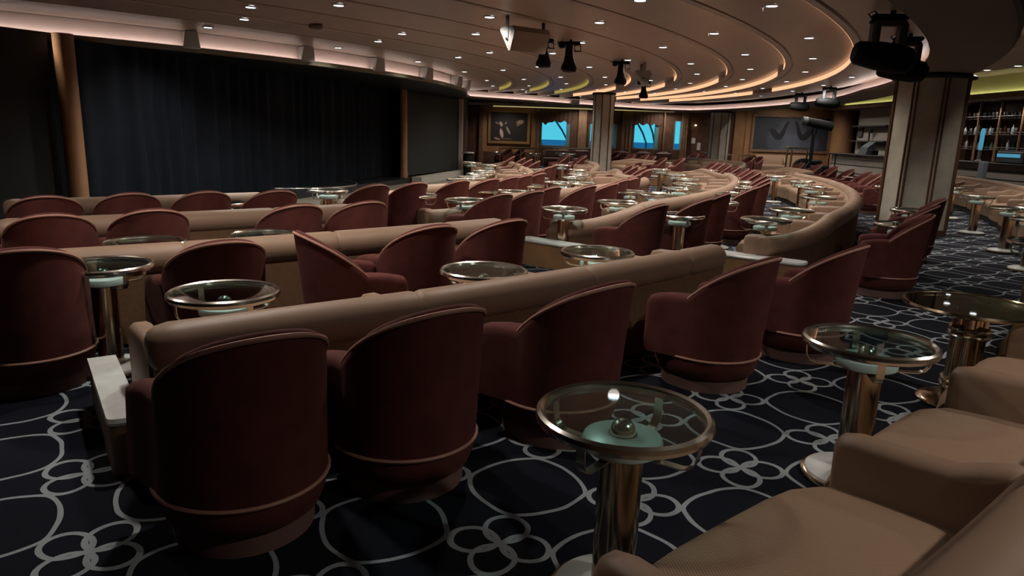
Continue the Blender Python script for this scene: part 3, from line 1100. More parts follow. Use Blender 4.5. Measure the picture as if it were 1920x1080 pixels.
table_row([(272, 456), (500, 442)], 'tables hidden behind the second sofa', 'glass table just peeking over the second sofa, %s from the left')
table_row([(416, 381)], 'table in the front left block', 'round brass rimmed table between red chairs near the stage, %s from the left')
table_row([(615, 357)], 'tables near the stage', 'small brass rimmed table left of the front curved sofa, %s from the left')
table_row([(745, 362), (833, 371), (865, 354), (952, 345)], 'tables in the front curved row', 'small glass table behind the front curved sofa, %s from the left', push=.40)
table_row([(962, 360), (1058, 393), (1047, 343)], 'tables before the red chairs', 'glass table among red chairs of the third row, %s counted toward the pillar')
table_row([(1158, 380), (1232, 366), (1273, 354), (1288, 346), (1287, 337), (1268, 328), (1239, 318)], 'tables inside the second row sofa', 'brass rimmed glass table inside the long curved sofa, %s from its near end')
table_row([(1275, 404), (1347, 380), (1373, 364)], 'tables behind the second row sofa', 'glass table behind the red chairs in mid room, %s from the left')
table_row([(1398, 352), (1401, 342), (1393, 333), (1377, 326), (1348, 320)], 'tables at the bend of the second row', 'small glass table stacked in view right of the second bend, %s from the bottom')
table_row([(1436, 413), (1485, 395), (1535, 371), (1523, 352), (1504, 341), (1455, 331)], 'tables inside the big curved sofa', 'brass rimmed glass table inside the big curved sofa at right, %s from its near end')
table_row([(1690, 422), (1712, 395)], 'tables among the chairs by the pillar', 'glass table between red chairs in front of the thick pillar, %s from the front')
table_row([(1666, 351), (1600, 332)], 'tables behind the big sofa', 'tiny glass table behind the roll of the big sofa, %s from the pillar')
table_row([(1786, 353), (1833, 370), (1895, 391), (1942, 412), (1950, 455)], 'tables along the right hand bench', 'brass table along the right hand tan bench, %s from the far end')
table_row([(1090, 344), (1078, 334), (1087, 328), (1086, 319), (1053, 310)], 'tables inside the third row sofa', 'small glass table inside the third row sofa, %s from its near end')
table_row([(1144, 357), (1176, 333), (1181, 320)], 'tables behind the third row sofa', 'tiny glass table left of the pillar bend chairs, %s from the front', push=.30)
table_row([(866, 338), (885, 333), (899, 327), (908, 322), (918, 310), (885, 305)], 'tables inside the front sofa', 'tiny brass table at the foot of the stage corner, %s from the front')
table_row([(1003, 335), (1003, 327), (1008, 318), (994, 309)], 'tables behind the front sofa bend', 'tiny glass table beside the front row bend, %s from the front')
table_row([(1052, 287), (1068, 289), (935, 286), (1003, 288)], 'tables by the windows', 'tiny table near the railing below the windows, %s in the row')

# larger table on a bundle of four brass tubes
pt = at(1826, 573, .60)
t = thing('pedestal_table', 'larger round table on four brass tubes with rope rings, right foreground', 'table', (pt.x, pt.y, 0))
MB().lathe([(.0, .592), (.352, .592), (.357, .598), (.352, .604), (.0, .604)], 56, caps=False).obj('glass_top', glass_mat('smoky_glass', (.62, .60, .50)), t)
MB().lathe([(.350, .590), (.364, .586), (.371, .596), (.366, .609), (.352, .607), (.348, .600)], 56, caps=False).obj('rim', brass, t)
MB().lathe([(.10, .560), (.235, .563), (.24, .572), (.235, .580), (.10, .583)], 40).obj('top_plate', mat('plate_olive', (.16, .14, .09), .3, .5), t)
for k in range(4):
    a = PI / 4 + k * PI / 2 + .3
    x, y = .052 * math.cos(a), .052 * math.sin(a)
    MB().cyl((x, y, .03), (x, y, .562), .040, 18).obj('leg', brass, t)
for z in (.425, .462, .11, .145):
    MB().tube([((.088 + .022 * abs(math.cos(2 * (q * PI / 16 - .3)))) * math.cos(q * PI / 16), (.088 + .022 * abs(math.cos(2 * (q * PI / 16 - .3)))) * math.sin(q * PI / 16), z) for q in range(32)], .013, 8, closed=True).obj('ring', brass_s, t)
for a in (.5, 2.0, 3.6, 5.2):
    MB().lathe([(.014, .604), (.014, .608), (.006, .612)], 12, c=(.17 * math.cos(a), .17 * math.sin(a), 0)).obj('screw_cap', brass_s, t)
MB().lathe([(.21, 0), (.22, .012), (.20, .028), (.10, .034)], 40).obj('base', brass, t)

# ================================================================== SOFAS
def smooth_path(pts, step=.14):
    P = [Vector((p[0], p[1], 0)) for p in pts]
    P = [P[0] * 2 - P[1]] + P + [P[-1] * 2 - P[-2]]
    out = []
    for i in range(1, len(P) - 2):
        L = (P[i + 1] - P[i]).length
        k = max(2, int(L / step))
        for j in range(k):
            f = j / k
            p0, p1, p2, p3 = P[i - 1], P[i], P[i + 1], P[i + 2]
            out.append(0.5 * ((2 * p1) + (p2 - p0) * f + (2 * p0 - 5 * p1 + 4 * p2 - p3) * f * f + (3 * p1 - p0 - 3 * p2 + p3) * f ** 3))
    out.append(P[-2])
    return out


def arc_len(path):
    s = [0.0]
    for i in range(1, len(path)):
        s.append(s[-1] + (path[i] - path[i - 1]).length)
    return s


def interp(path, S, s):
    s = max(0, min(S[-1], s))
    for i in range(1, len(S)):
        if S[i] >= s:
            f = (s - S[i - 1]) / max(1e-9, S[i] - S[i - 1])
            return path[i - 1].lerp(path[i], f)
    return path[-1]


RT_ = .105      # radius of the padded roll


def sofa(label, pts, ends=('cap', 'cap'), arm_step=1.2, arm0=.0, joints=None, zt=.69, group='curved tan sofas', inner_sign=1, n_parts=True, walls=True, arms=True, ax=0.0):
    """pts run along the crest of the back; the seats lie on the left of the path (towards the stage)"""
    path = smooth_path(pts)
    S = arc_len(path)
    L = S[-1]
    c0 = path[len(path) // 2]
    t = thing('curved_sofa', label, 'sofa', (c0.x, c0.y, 0), 0, group)
    def loc(mb):
        mb.v = [(x - c0.x, y - c0.y, z) for x, y, z in mb.v]
        return mb
    nin = path_normals(path, -1)       # inward (left of travel)
    def frame(s):
        s = max(0, min(L, s))
        e = .08
        a, b_ = interp(path, S, s - e), interp(path, S, s + e)
        tg = (b_ - a).normalized()
        return interp(path, S, s), tg, Vector((-tg.y, tg.x, 0)) * inner_sign
    def crest(s):
        """height of the crest: sweeps down to arm height at swan ends"""
        z = zt
        for e, d_ in ((ends[0], s), (ends[1], L - s)):
            if e == 'swan':
                f = min(1, max(0, d_ / 1.5))
                f = f * f * (3 - 2 * f)
                z = min(z, (zt - .185) + .185 * f)
        return z
    def bend(s):
        o = 0.0
        for e, d_ in ((ends[0], s), (ends[1], L - s)):
            if e == 'swan' and d_ < 1.15:
                o = max(o, .36 * (1 - max(0, d_) / 1.15) ** 2)
        return o
    # padded roll in sections
    if joints is None:
        joints = []
        s = 1.15
        while s < L - .8:
            joints.append(s); s += 1.2
    js = [0.0] + [j for j in joints if 0 < j < L] + [L]
    for i in range(len(js) - 1):
        a, b_ = js[i], js[i + 1]
        first, last = i == 0, i == len(js) - 2
        n = max(4, int((b_ - a) / .12))
        rows = []
        st = [(a, .86), (a + .012, .955), (a + .035, 1.0)] if not (first and ends[0] == 'cap') else [(a, .45), (a + .012, .72), (a + .04, .90), (a + .09, 1.0)]
        st += [(a + (b_ - a) * k / n, 1.0) for k in range(1, n)]
        st += [(b_ - .035, 1.0), (b_ - .012, .955), (b_, .86)] if not (last and ends[1] == 'cap') else [(b_ - .09, 1.0), (b_ - .04, .90), (b_ - .012, .72), (b_, .45)]
        for s, k in st:
            p, tg, nn = frame(s)
            p = p + nn * bend(s)
            zc = crest(s) - RT_
            sw = 1.0
            rr = RT_ * k
            row = []
            for q in range(14):
                an = 2 * PI * q / 14
                ox, oz = math.cos(an) * rr * 1.0, math.sin(an) * rr * 1.02
                row.append((p.x - nn.x * ox, p.y - nn.y * ox, zc + oz))
            rows.append(row)
        loc(MB().grid(rows, closed_v=True, caps=True)).obj('back_roll', leather, t, ang=50)
    # back wall under the roll (outer face set back), inner padded backrest
    n = max(4, int(L / .2))
    rows, rows2 = [], []
    for k in range(n + 1):
        s = .03 + (L - .06) * k / n
        p, tg, nn = frame(s)
        zc = crest(s) - RT_
        p = p + nn * bend(s)
        def q(o, z):
            return (p.x + nn.x * o, p.y + nn.y * o, z)
        rows.append([q(-.075, .03), q(-.07, zc - .02), q(0.02, zc), q(.08, zc - .03), q(.09, .10), q(.0, .03)])
        rows2.append([q(.075, .12), q(.16, .14), q(.185, .40), q(.165, .50), q(.13, zc - .005), q(.085, zc + .03), q(.02, zc)])
    loc(MB().grid(rows, closed_v=True, caps=True)).obj('back_panel', panel_f, t, ang=40)
    loc(MB().grid(rows2, closed_v=True, caps=True)).obj('backrest', seat_f, t, ang=60)
    # seats and arms
    arm_s = []
    s = arm0 if arm0 > 0 else .07
    while s < L - .5:
        arm_s.append(s); s += arm_step
    arm_s.append(L - .07)
    depth = .715
    for i, s in enumerate(arm_s):
        if not arms:
            break
        p, tg, nn = frame(s)
        hw = .052
        side = []
        zb = crest(s) - (.10 if not ((i == 0 and ends[0] == 'cap') or (i == len(arm_s) - 1 and ends[1] == 'cap')) else .14)
        if (i == 0 and ends[0] == 'swan') or (i == len(arm_s) - 1 and ends[1] == 'swan'):
            zb = .590
        prof = [(.09, .12), (.09, zb - .02), (.15, zb + .0), (.21, max(.588, zb - .02)), (.29, .588), (.40, .582), (depth - .21 + ax, .578), (depth - .155 + ax, .562), (depth - .14 + ax, .53), (depth - .145 + ax, .12)]
        bd = bend(s)
        if bd > .02:
            prof = [(bd - .02, .12), (bd - .02, .44), (bd + .0, .495), (bd + .05, .512), (bd + .10, .514), (bd + .13, .514), (depth - .20 + ax, .510), (depth - .155 + ax, .495), (depth - .14 + ax, .465), (depth - .145 + ax, .12)]
        rows = []
        for o, k in ((-hw, 0), (-hw + .009, .55), (-hw + .030, 1), (hw - .030, 1), (hw - .009, .55), (hw, 0)):
            row = []
            for j, (d_, z) in enumerate(prof):
                zz = z - .030 * (1 - k) if 0 < j < 9 else z
                dd = d_ - (1 - k) * (.024 if j >= 7 else 0)
                row.append((p.x + nn.x * dd + tg.x * o, p.y + nn.y * dd + tg.y * o, zz))
            rows.append(row)
        m = MB().grid(rows, closed_v=True)
        k_ = len(prof)
        m.f.append(tuple(range(k_))[::-1]); m.f.append(tuple(5 * k_ + j for j in range(k_)))
        loc(m).obj('armrest', leather, t, ang=50)
    for i in range(len(arm_s) - 1):
        a, b_ = arm_s[i] + .05, arm_s[i + 1] - .05
        if b_ - a < .15:
            continue
        rows = []
        m_ = 7
        for k in range(m_ + 1):
            s = a + (b_ - a) * k / m_
            p, tg, nn = frame(s)
            f = k / m_
            e = 1 - abs(2 * f - 1) ** 4
            zz = .395 + .036 * e
            dd = depth - .045 + .032 * e
            def q(o, z):
                return (p.x + nn.x * o, p.y + nn.y * o, z)
            bo = bend(s)
            rows.append([q(.12 + bo, .14), q(.12 + bo, zz - .01), q(max(.30, bo + .16), zz + .012), q(max(.48, bo + .19), zz + .006), q(dd - .06, zz - .004), q(dd - .015, zz - .022), q(dd + .012, zz - .06), q(dd, .30), q(dd - .005, .12)])
        loc(MB().grid(rows, closed_v=True, caps=True)).obj('seat', seat_f, t, ang=50)
    rows = []
    for k in range(n + 1):
        s = .05 + (L - .1) * k / n
        p, tg, nn = frame(s)
        def q(o, z):
            return (p.x + nn.x * o, p.y + nn.y * o, z)
        bo = bend(s)
        rows.append([q(bo, .002), q(bo, .13), q(depth - .08, .13), q(depth - .08, .002)])
    loc(MB().grid(rows, closed_v=True, caps=True)).obj('toe_kick', toe_m, t)
    return t


def row_pts(row, th0, th1, dr=0.0):
    n = max(3, int(abs(th1 - th0) / 4))
    return [pol(ROLLR[row] + dr, th0 + (th1 - th0) * i / n) for i in range(n + 1)]


def px_path(lst, z=.69):
    return [at(x, y, z) for x, y in lst]


def join_s(pts, px_list, z=.69):
    path = smooth_path(pts); S = arc_len(path)
    out = []
    for x, y in px_list:
        p = at(x, y, z); p.z = 0
        i = min(range(len(path)), key=lambda k: (path[k] - p).length)
        out.append(S[i])
    return out


# near block, four rows
n3 = row_pts(0, -53.45, -42.9)
sofa('nearest tan leather sofa with long padded roll behind the foreground chairs', n3, ('cap', 'cap'), joints=join_s(n3, [(780, 550), (1110, 505), (1322, 475)]))
n2 = row_pts(1, -56.5, -43.7)
sofa('second tan sofa back from the front, left block', n2, ('cap', 'cap'), joints=join_s(n2, [(343, 457), (635, 439), (860, 422)]))
n1 = row_pts(2, -54.9, -44.6)
sofa('third tan sofa back counted from the foreground, left block', n1, ('cap', 'cap'), joints=join_s(n1, [(505, 391), (660, 382)]))
n0 = row_pts(3, -54.8, -46.0)
sofa('short tan sofa nearest the stage in the left block', n0, ('cap', 'cap'), joints=join_s(n0, [(422, 364)]))
# middle block
b3 = [pol(22.80, t) for t in (-37.7, -34.5, -30, -25, -20, -15, -10, -5)] + px_path([(1520, 320), (1470, 312), (1436, 309)])
sofa('big curved tan sofa sweeping round in front of the thick pillar', b3, ('swan', 'swan'))
b2 = [pol(20.70, t) for t in (-39.6, -35, -30, -25, -20, -15, -10)] + px_path([(1352, 326), (1320, 316), (1287, 311)])
sofa('long curved tan sofa in mid room, second row', b2, ('swan', 'swan'), joints=join_s(b2, [(1215, 382), (1290, 366), (1355, 350)]))
b1 = [pol(18.92, t) for t in (-41.1, -36, -30, -25, -20)] + px_path([(1163, 326), (1160, 318), (1136, 311)])
sofa('curved tan sofa of the third row with its bend at the middle pillar', b1, ('swan', 'swan'))
b0 = [pol(17.24, t) for t in (-42.3, -38, -34, -30)] + px_path([(960, 337), (990, 327), (996, 320), (986, 313)])
sofa('front curved tan sofa along the stage apron', b0, ('swan', 'cap'))
# far block
sofa('far tan sofa curving at the right corner of the stage', px_path([(976, 314), (981, 311), (970, 306), (946, 300), (918, 297)]), ('swan', 'swan'))
sofa('far tan sofa left of the middle pillar', px_path([(1118, 309), (1119, 306), (1102, 301), (1070, 297), (1045, 296)]), ('swan', 'swan'))
sofa('far tan sofa right of the middle pillar', px_path([(1260, 307), (1257, 304), (1225, 301), (1185, 297), (1148, 294)]), ('swan', 'swan'))
sofa('farthest long tan sofa before the brass railing', px_path([(1398, 306), (1388, 303), (1340, 299), (1295, 295), (1264, 292.6)]), ('swan', 'swan'))
# right hand bench
rb = [(7.55, 8.6), (8.6, 10.7), (9.85, 13.05), (10.85, 15.2), (11.55, 17.1), (12.1, 19.2), (12.4, 21.5)]
sofa('tan bench with arms along the right side before the bar', rb, ('cap', 'cap'), zt=.74, group='tan benches')
# foreground bench
fb = [pol(25.54, t) for t in (-58, -56, -54, -52, -50, -48, -46, -44, -42, -40, -38.5)]
fs = smooth_path(fb); fS = arc_len(fs)
pa = pol(25.54, -52.0)
i0 = min(range(len(fs)), key=lambda k: (fs[k] - Vector((pa.x, pa.y, 0))).length)
s_a = fS[i0] % 1.15
FB_SEAT = sofa('foreground tan bench with woven seats and padded arms, bottom right', fb, ('cap', 'cap'), arm_step=1.15, arm0=s_a if s_a > .1 else s_a + 1.15, zt=.74, group='tan benches', ax=.06)
# bench below the large picture
sofa('tan bench under the large grey picture', [(13.9, 33.55), (12.6, 33.55), (11.3, 33.55)], ('cap', 'cap'), zt=.86, group='tan benches')
# dark window benches
for i, (x0, x1) in enumerate(((1018, 1068), (1072, 1106), (1150, 1180), (1190, 1222), (1228, 1262))):
    a = at_y(x0, 280, 33.3); b_ = at_y(x1, 280, 33.3)
    tt = thing('window_bench', 'dark padded bench back below the far windows, %s from the left' % ORD[i], 'bench', ((a.x + b_.x) / 2, 33.4, 0), 0, 'dark benches below the windows')
    w_ = b_.x - a.x
    MB().box((0, 0, .62), (w_ - .04, .34, .50), bev=.12).obj('backrest', mat('bench_dark', (.085, .04, .035), .7), tt)
    MB().box((0, -.25, .30), (w_ - .04, .55, .28), bev=.06).obj('seat', MATS['bench_dark'], tt)
    MB().box((0, -.1, .08), (w_ - .1, .6, .158)).obj('base', toe_m, tt)

# ---- marble topped low walls at the aisle ends
def low_wall(label, tip, inner, h=.30, wid=.16):
    tip, inner = Vector((tip[0], tip[1], 0)), Vector((inner[0], inner[1], 0))
    d_ = inner - tip
    L = d_.length
    rz = math.atan2(d_.y, d_.x)
    t = thing('low_wall', label, 'low wall', (tip.x, tip.y, 0), rz, 'marble topped low walls at the aisle ends')
    def outline(w, e):
        pts = []
        hw = w / 2
        for a in (-90, -120, -150, 180, 150, 120, 90):
            pts.append((hw * math.cos(R(a)) * .55 - e * .0, hw * math.sin(R(a))))
        pts += [(L, hw), (L, -hw)]
        return pts
    MB().grid([[(x, y, 0) for x, y in outline(wid, 0)], [(x, y, h - .03) for x, y in outline(wid, 0)]], closed_v=True, caps=True).obj('panel', mat('wood_honey', (.25, .14, .065), .5, noise=.15, nscale=4), t)
    MB().grid([[(x * 1.0 - .012, y * 1.12, h - .03) for x, y in outline(wid, 0)], [(x - .02, y * 1.18, h - .015) for x, y in outline(wid, 0)], [(x - .012, y * 1.10, h + .002) for x, y in outline(wid, 0)]], closed_v=True, caps=True).obj('marble_top', marble, t)
    return t


tipn = at(232, 778, .27); inn = at(190, 668, .27)
low_wall('marble topped low wall at the left end of the nearest sofa', (tipn.x, tipn.y), (inn.x, inn.y), wid=.12, h=.27)
tp2 = at(1097, 462, .30)
dirc = Vector((CX - tp2.x, CY - tp2.y, 0)).normalized()
low_wall('marble topped low wall between the second sofa and the long middle sofa', (tp2.x, tp2.y), (tp2.x + dirc.x * .95, tp2.y + dirc.y * .95), h=.30, wid=.20)
tp3 = at(838, 422, .27); in3 = at(762, 412, .27)
low_wall('marble topped low wall at the near end of the third row sofa', (tp3.x, tp3.y), (in3.x, in3.y), h=.27, wid=.18)
tp4 = at(1500, 491, .30)
dirc = Vector((CX - tp4.x, CY - tp4.y, 0)).normalized()
low_wall('marble topped low wall beside the big curved sofa, behind a red chair', (tp4.x, tp4.y), (tp4.x + dirc.x * .95, tp4.y + dirc.y * .95), wid=.20)
tp5 = at(1236, 330, .30)
low_wall('marble topped low wall far off at the end of the long middle sofa', (tp5.x, tp5.y), (tp5.x - .95, tp5.y + .2), wid=.2)

# ================================================================== RAILINGS
def railing(label, a, b_, h, n, loop=False):
    a, b_ = Vector(a), Vector(b_)
    t = thing('brass_railing', label, 'railing', ((a.x + b_.x) / 2, (a.y + b_.y) / 2, 0), 0, 'brass railings')
    c = (a + b_) / 2
    A, B = a - c, b_ - c
    MB().tube([(A.x, A.y, h), (B.x, B.y, h)], .038, 8).obj('handrail', brass, t)
    for i in range(n):
        p = A.lerp(B, (i + .02) / (n - 1) if n > 1 else .5)
        MB().cyl((p.x, p.y, 0), (p.x, p.y, h), .020, 8).obj('post', brass, t)
    return t


ra, rb_ = at(937, 278, .88), at(1108, 279, .88)
railing('brass railing in front of the windows, left part', (ra.x, ra.y, 0), (rb_.x, rb_.y, 0), .88, 6)
ra, rb_ = at(1275, 282, .88), at(1416, 293.5, .88)
railing('brass railing running past the rear pillar', (ra.x, min(ra.y, 33.4), 0), (rb_.x, rb_.y, 0), .88, 5)
# small high railing by the followspot
ra = at_y(1472, 277, 31.0); rb2 = at_y(1521, 279, 31.0)
t = thing('brass_handrail', 'short high brass handrail beside the followspot stand', 'railing', ((ra.x + rb2.x) / 2, 31.0, 0))
hw = (rb2.x - ra.x) / 2
MB().tube([(-hw, 0, ra.z), (hw, 0, ra.z)], .035, 8).obj('handrail', brass, t)
for x in (-hw + .12, -hw + .32, hw - .15):
    MB().cyl((x, 0, 0), (x, 0, ra.z), .045, 8).obj('post', brass, t)

# ================================================================== BAR SIDE
BX = 14.0
bar_y0, bar_y1 = 18.0, 31.6
t = thing('bar_counter', 'long grey panelled bar counter with dark top along the right wall', 'bar', (BX + .35, (bar_y0 + bar_y1) / 2, 0))
hl = (bar_y1 - bar_y0) / 2
MB().box((0, 0, .52), (.6, 2 * hl, 1.02)).obj('front_panel', grey_wall, t)
for z in (.30, .62, .86):
    MB().box((-.305, 0, z), (.012, 2 * hl, .022)).obj('groove', grey_dk, t)
MB().box((-.06, 0, 1.055), (.80, 2 * hl + .05, .05), bev=.015).obj('counter_top', toe_m, t)
# wall behind, header and cove
struct(MB().box((16.1, 25.5, 1.6), (.2, 17, 3.2)).obj('wall_bar', mat('bar_wall', (.045, .022, .016), .4, noise=.3, nscale=3)))
struct(MB().box((BX + 1.2, 25.5, 3.06), (1.6, 17, .16)).obj('trim_20', wood_m))
struct(MB().box((15.2, 25.5, 3.45), (.2, 17, .62)).obj('trim_21', yellow_m))
tag(MB().tube([(15.02, 17.5, 3.165), (15.02, 33.2, 3.165)], .02, 6).obj('cove_light', tube_yellow), 'greenish yellow light tube hidden above the bar', 'light tube')
# grey wall niche with shelves and telephone
na, nb = at_x(1601, 250, 15.0), at_x(1668, 250, 15.0)
struct(MB().box((15.3, (na.y + nb.y) / 2, 1.6), (.3, na.y - nb.y, 3.0)).obj('trim_22', grey_wall))
for j, z in enumerate((1.62, 2.25)):
    tag(MB().box((15.0, (na.y + nb.y) / 2, z), (.34, (na.y - nb.y) * .94, .05)).obj('wall_shelf', grey_dk), 'dark %s shelf line in the grey niche beside the bar' % ['lower', 'upper'][j], 'shelf', 'niche shelves')
c = at_x(1613, 248, 15.1)
tag(MB().box((15.1, c.y, c.z), (.05, .42, .38)).obj('framed_notice', grey_m), 'small dark framed notice in the grey niche', 'frame')
c = at_x(1634, 246, 15.0)
tag(MB().box((15.0, c.y, c.z), (.06, .14, .16)).cyl((15.0, c.y + .15, c.z - .02), (15.0, c.y + .12, c.z - .55), .03, 6).obj('telephone', black), 'dark wall telephone with hanging cord in the niche', 'telephone')
c = at_x(1625, 282, BX + .3)
t = thing('cash_register', 'dark till with tilted screen on the bar counter', 'till', (BX + .3, c.y, 1.081))
MB().grid([[(-.2, -.35, 0), (.2, -.35, 0), (.2, .35, 0), (-.2, .35, 0)], [(-.12, -.33, .30), (.16, -.33, .52), (.16, .25, .52), (-.12, .25, .30)]], closed_v=True, caps=True).obj('body', grey_m, t, smooth=False)
MB().box((0.0, -.55, .10), (.3, .3, .2), bev=.03).obj('keypad', black, t)
# brown wall pillar between niche and bottles
wa, wb2 = at_x(1664, 240, 14.2), at_x(1698, 240, 14.2)
struct(MB().box((14.75, (wa.y + wb2.y) / 2, 1.6), (1.0, wa.y - wb2.y, 3.25), bev=.03).obj('trim_23', wood_m))
# round wooden end column lit from above
c = at_y(1581, 260, 33.2)
tag(MB().lathe([(.55, 0), (.55, .9), (.50, .93), (.50, 3.05)], 28).obj('wooden_column', wood_o), 'broad round orange wood column right of the large grey picture', 'column').location = (c.x, 33.3, 0)
# back bar with brass posts and glass shelves
ya, yb = at_x(1795, 250, 15.2).y, at_x(1960, 250, 15.2).y
t = thing('back_bar', 'mirrored back bar with brass posts and three rows of shelves', 'shelf unit', (15.35, (ya + yb) / 2, 0))
hl = (ya - yb) / 2
MB().box((.25, 0, 2.0), (.04, 2 * hl, 2.1)).obj('mirror', mat('dim_mirror', (.05, .03, .025), .12, .7), t)
SHZ = (1.45, 1.92, 2.42)
for z in SHZ:
    MB().box((.05, 0, z), (.34, 2 * hl, .018)).obj('shelf', glassw, t)
    MB().tube([(-.15, -hl, z + .07), (-.15, hl, z + .07)], .012, 6).obj('rail', silver, t)
for k in range(5):
    y = -hl + 2 * hl * k / 4
    MB().cyl((-.14, y, 1.08), (-.14, y, 2.98), .04, 8).obj('post', wood_m, t)
for j in range(3):
    for k in range(22):
        y = (ya + yb) / 2 - hl + .12 + (2 * hl - .24) * (k + random.uniform(-.2, .2)) / 21
        z = SHZ[j] + .009
        if j == 2 or (j == 1 and k % 2):
            g = MB().lathe([(.035, 0), (.035, .005), (.006, .012), (.006, .085), (.03, .11), (.042, .15), (.038, .20)], 10, caps=False).obj('wine_glass', glassw)
            g.location = (15.33 + random.uniform(-.06, .06), y, z)
            tag(g, 'small stemmed glass on the back bar shelf', 'glass', 'glasses on the back bar')
        else:
            hgt = random.uniform(.24, .32)
            g = MB().lathe([(.04, 0), (.043, .01), (.043, hgt * .6), (.036, hgt * .7), (.015, hgt * .8), (.014, hgt), (.0, hgt)], 10, caps=False).obj('bottle', random.choice(bottle_m))
            g.location = (15.33 + random.uniform(-.06, .06), y, z)
            tag(g, 'small bottle on the back bar shelf', 'bottle', 'bottles on the back bar')
# blue glowing tap column and lit screen on the counter
c = at_x(1841, 262, 14.3)
t = thing('beer_tap', 'slim column with blue glow standing on the bar counter', 'tap', (14.3, c.y, 1.081))
MB().lathe([(.11, 0), (.11, .03), (.05, .06), (.05, .35)], 16).obj('column', silver, t)
MB().lathe([(.045, .35), (.06, .45), (.06, .95), (.03, 1.0)], 16).obj('lit_sleeve', blue_screen, t)
c = at_x(1900, 280, 14.4)
t = thing('display_cooler', 'low glowing blue display case on the bar counter', 'display case', (14.5, c.y, 1.081))
MB().box((0, 0, .17), (.4, 1.1, .34), bev=.03).obj('case', grey_m, t)
MB().box((-.21, 0, .22), (.02, .95, .10)).obj('lit_front', blue_screen, t)
t = thing('bar_post', 'pale blue grey post standing before the bar counter', 'post', (13.4, at_x(1842, 320, 13.4).y, 0))
MB().box((0, 0, .56), (.16, .22, 1.12), bev=.02).obj('post', mat('post_grey', (.22, .25, .28), .5), t)

# followspot on its stand and equipment below
c = at_y(1530, 235, 30.2)
t = thing('followspot', 'black followspot lamp on a stand in front of the large picture', 'stage light', (c.x, 30.2, 0))
z0 = c.z
MB().tube([(-.62, 0, z0 + .18), (-.42, 0, z0 + .15)], [.17, .19], 16).obj('lens_ring', grey_m, t)
MB().tube([(-.45, 0, z0 + .16), (.1, 0, z0 + .06), (.68, 0, z0 - .04)], [.16, .20, .19], 14).obj('lamp_body', black, t)
MB().tube([(-.1, 0, z0 - .02), (-.12, 0, z0 - .35), (-.05, 0, z0 - .4), (.03, 0, z0 - .35), (.08, 0, z0 - .05)], .03, 6).obj('yoke', black, t)
MB().cyl((-.05, 0, 0.03), (-.05, 0, z0 - .38), .07, 10).obj('pole', black, t)
for a in (.3, 2.4, 4.4):
    MB().tube([(-.05, 0, .55), (-.05 + .5 * math.cos(a), .5 * math.sin(a), .03)], .03, 6).obj('leg', black, t)
c = at_y(1508, 293, 29.6)
t = thing('cable_reel', 'black round cable reel standing at the followspot', 'reel', (c.x, 29.6, 0))
MB().tube([(0, -.12, .42), (0, .12, .42)], .42, 28).obj('drum', black, t)
for k in range(6):
    a = k * PI / 3
    MB().tube([(0, -.14, .42), (.36 * math.cos(a), -.14, .42 + .36 * math.sin(a))], .018, 6).obj('spoke', grey_m, t)
c = at_y(1538, 300, 29.4)
t = thing('equipment_trolley', 'black trolley of stage gear with a tall thin frame', 'trolley', (c.x, 29.4, 0))
MB().box((-.05, 0, .30), (.75, .5, .58), bev=.06).obj('gear_box', black, t)
MB().box((-.15, 0, .70), (.35, .4, .2), bev=.05).obj('gear_box', black, t)
MB().tube([(.35, 0, .0), (.35, 0, 1.05), (.62, 0, 1.05), (.62, 0, .0)], .025, 6).obj('frame', black, t)
# sign and papers in the dark recess
c = at_y(1304, 264, 33.6)
tag(MB().box((c.x, 33.99, c.z), (.18, .02, .26)).obj('notice', paper), 'small pale notice on the dark wall left of the rear pillar', 'notice')
c = at_y(1316, 275, 33.4)
tag(MB().box((c.x, 33.99, c.z), (.16, .02, .34)).obj('sign_stand', paper), 'white upright sign beside the rear pillar', 'sign')
c = at_y(1304.5, 235, 33.8)
tag(MB().lathe([(0, -.04), (.03, -.03), (.045, 0), (.03, .03), (0, .04)], 12, c=(c.x, 33.8, c.z), caps=False).obj('wall_lamp', emis('lamp_warm', (1, .75, .4), 8)), 'tiny warm lamp glowing in the dark recess', 'lamp')

# ================================================================== CEILING FITTINGS
LIGHTS = [(1447, 12), (1517, 72), (1524, 110), (1510, 135), (1475, 153), (1430, 166), (1379, 175), (1200, 2), (1339, 64), (1397, 103), (1407, 130), (1392, 149), (1361, 162), (1320, 172),
          (1124, 44), (1243, 90), (1295, 120), (1307, 139), (1294, 156), (1267, 167), (1228, 176), (918, 34), (1090, 82), (1177, 114), (1172, 173), (635, 12), (892, 67), (1036, 102), (1105, 127), (1134, 145), (1136, 159),
          (1120, 169), (1088, 176), (470, 17), (754, 68), (918, 102), (1009, 127), (1051, 145), (1062, 157), (1052, 168), (1028, 175), (458, 41), (709, 83), (859, 111), (943, 133), (982, 149), (992, 161), (980, 169),
          (390, 52), (784, 116), (871, 135), (913, 151), (924, 161), (915, 170), (1597, 145), (1544, 160), (1486, 171), (1427, 180), (0, 2), (634, 90), (1220, 151)]
lamp_data = bpy.data.lights.new('downlight_lamp', 'SPOT')
lamp_data.energy = SPOT_W
lamp_data.color = (1.0, 0.92, 0.84)
lamp_data.spot_size = R(142)
lamp_data.spot_blend = 0.7
lamp_data.shadow_soft_size = 0.07


def ceil_z(r_):
    """height of the panel above radius r"""
    for k, R_ in enumerate(RINGS):
        nxt = RINGS[k + 1] + .10 if k + 1 < len(RINGS) else 14.35
        if nxt + .035 <= r_ <= R_:
            return (LIPZ + .004) + (RISZ - LIPZ - .004) * (r_ - nxt - .035) / (R_ - nxt - .035) if k + 1 < len(RINGS) else 2.93 + .07 * (r_ - 14.35) / (R_ - 14.35)
    return LIPZ + .02 if r_ > 22 else 2.93


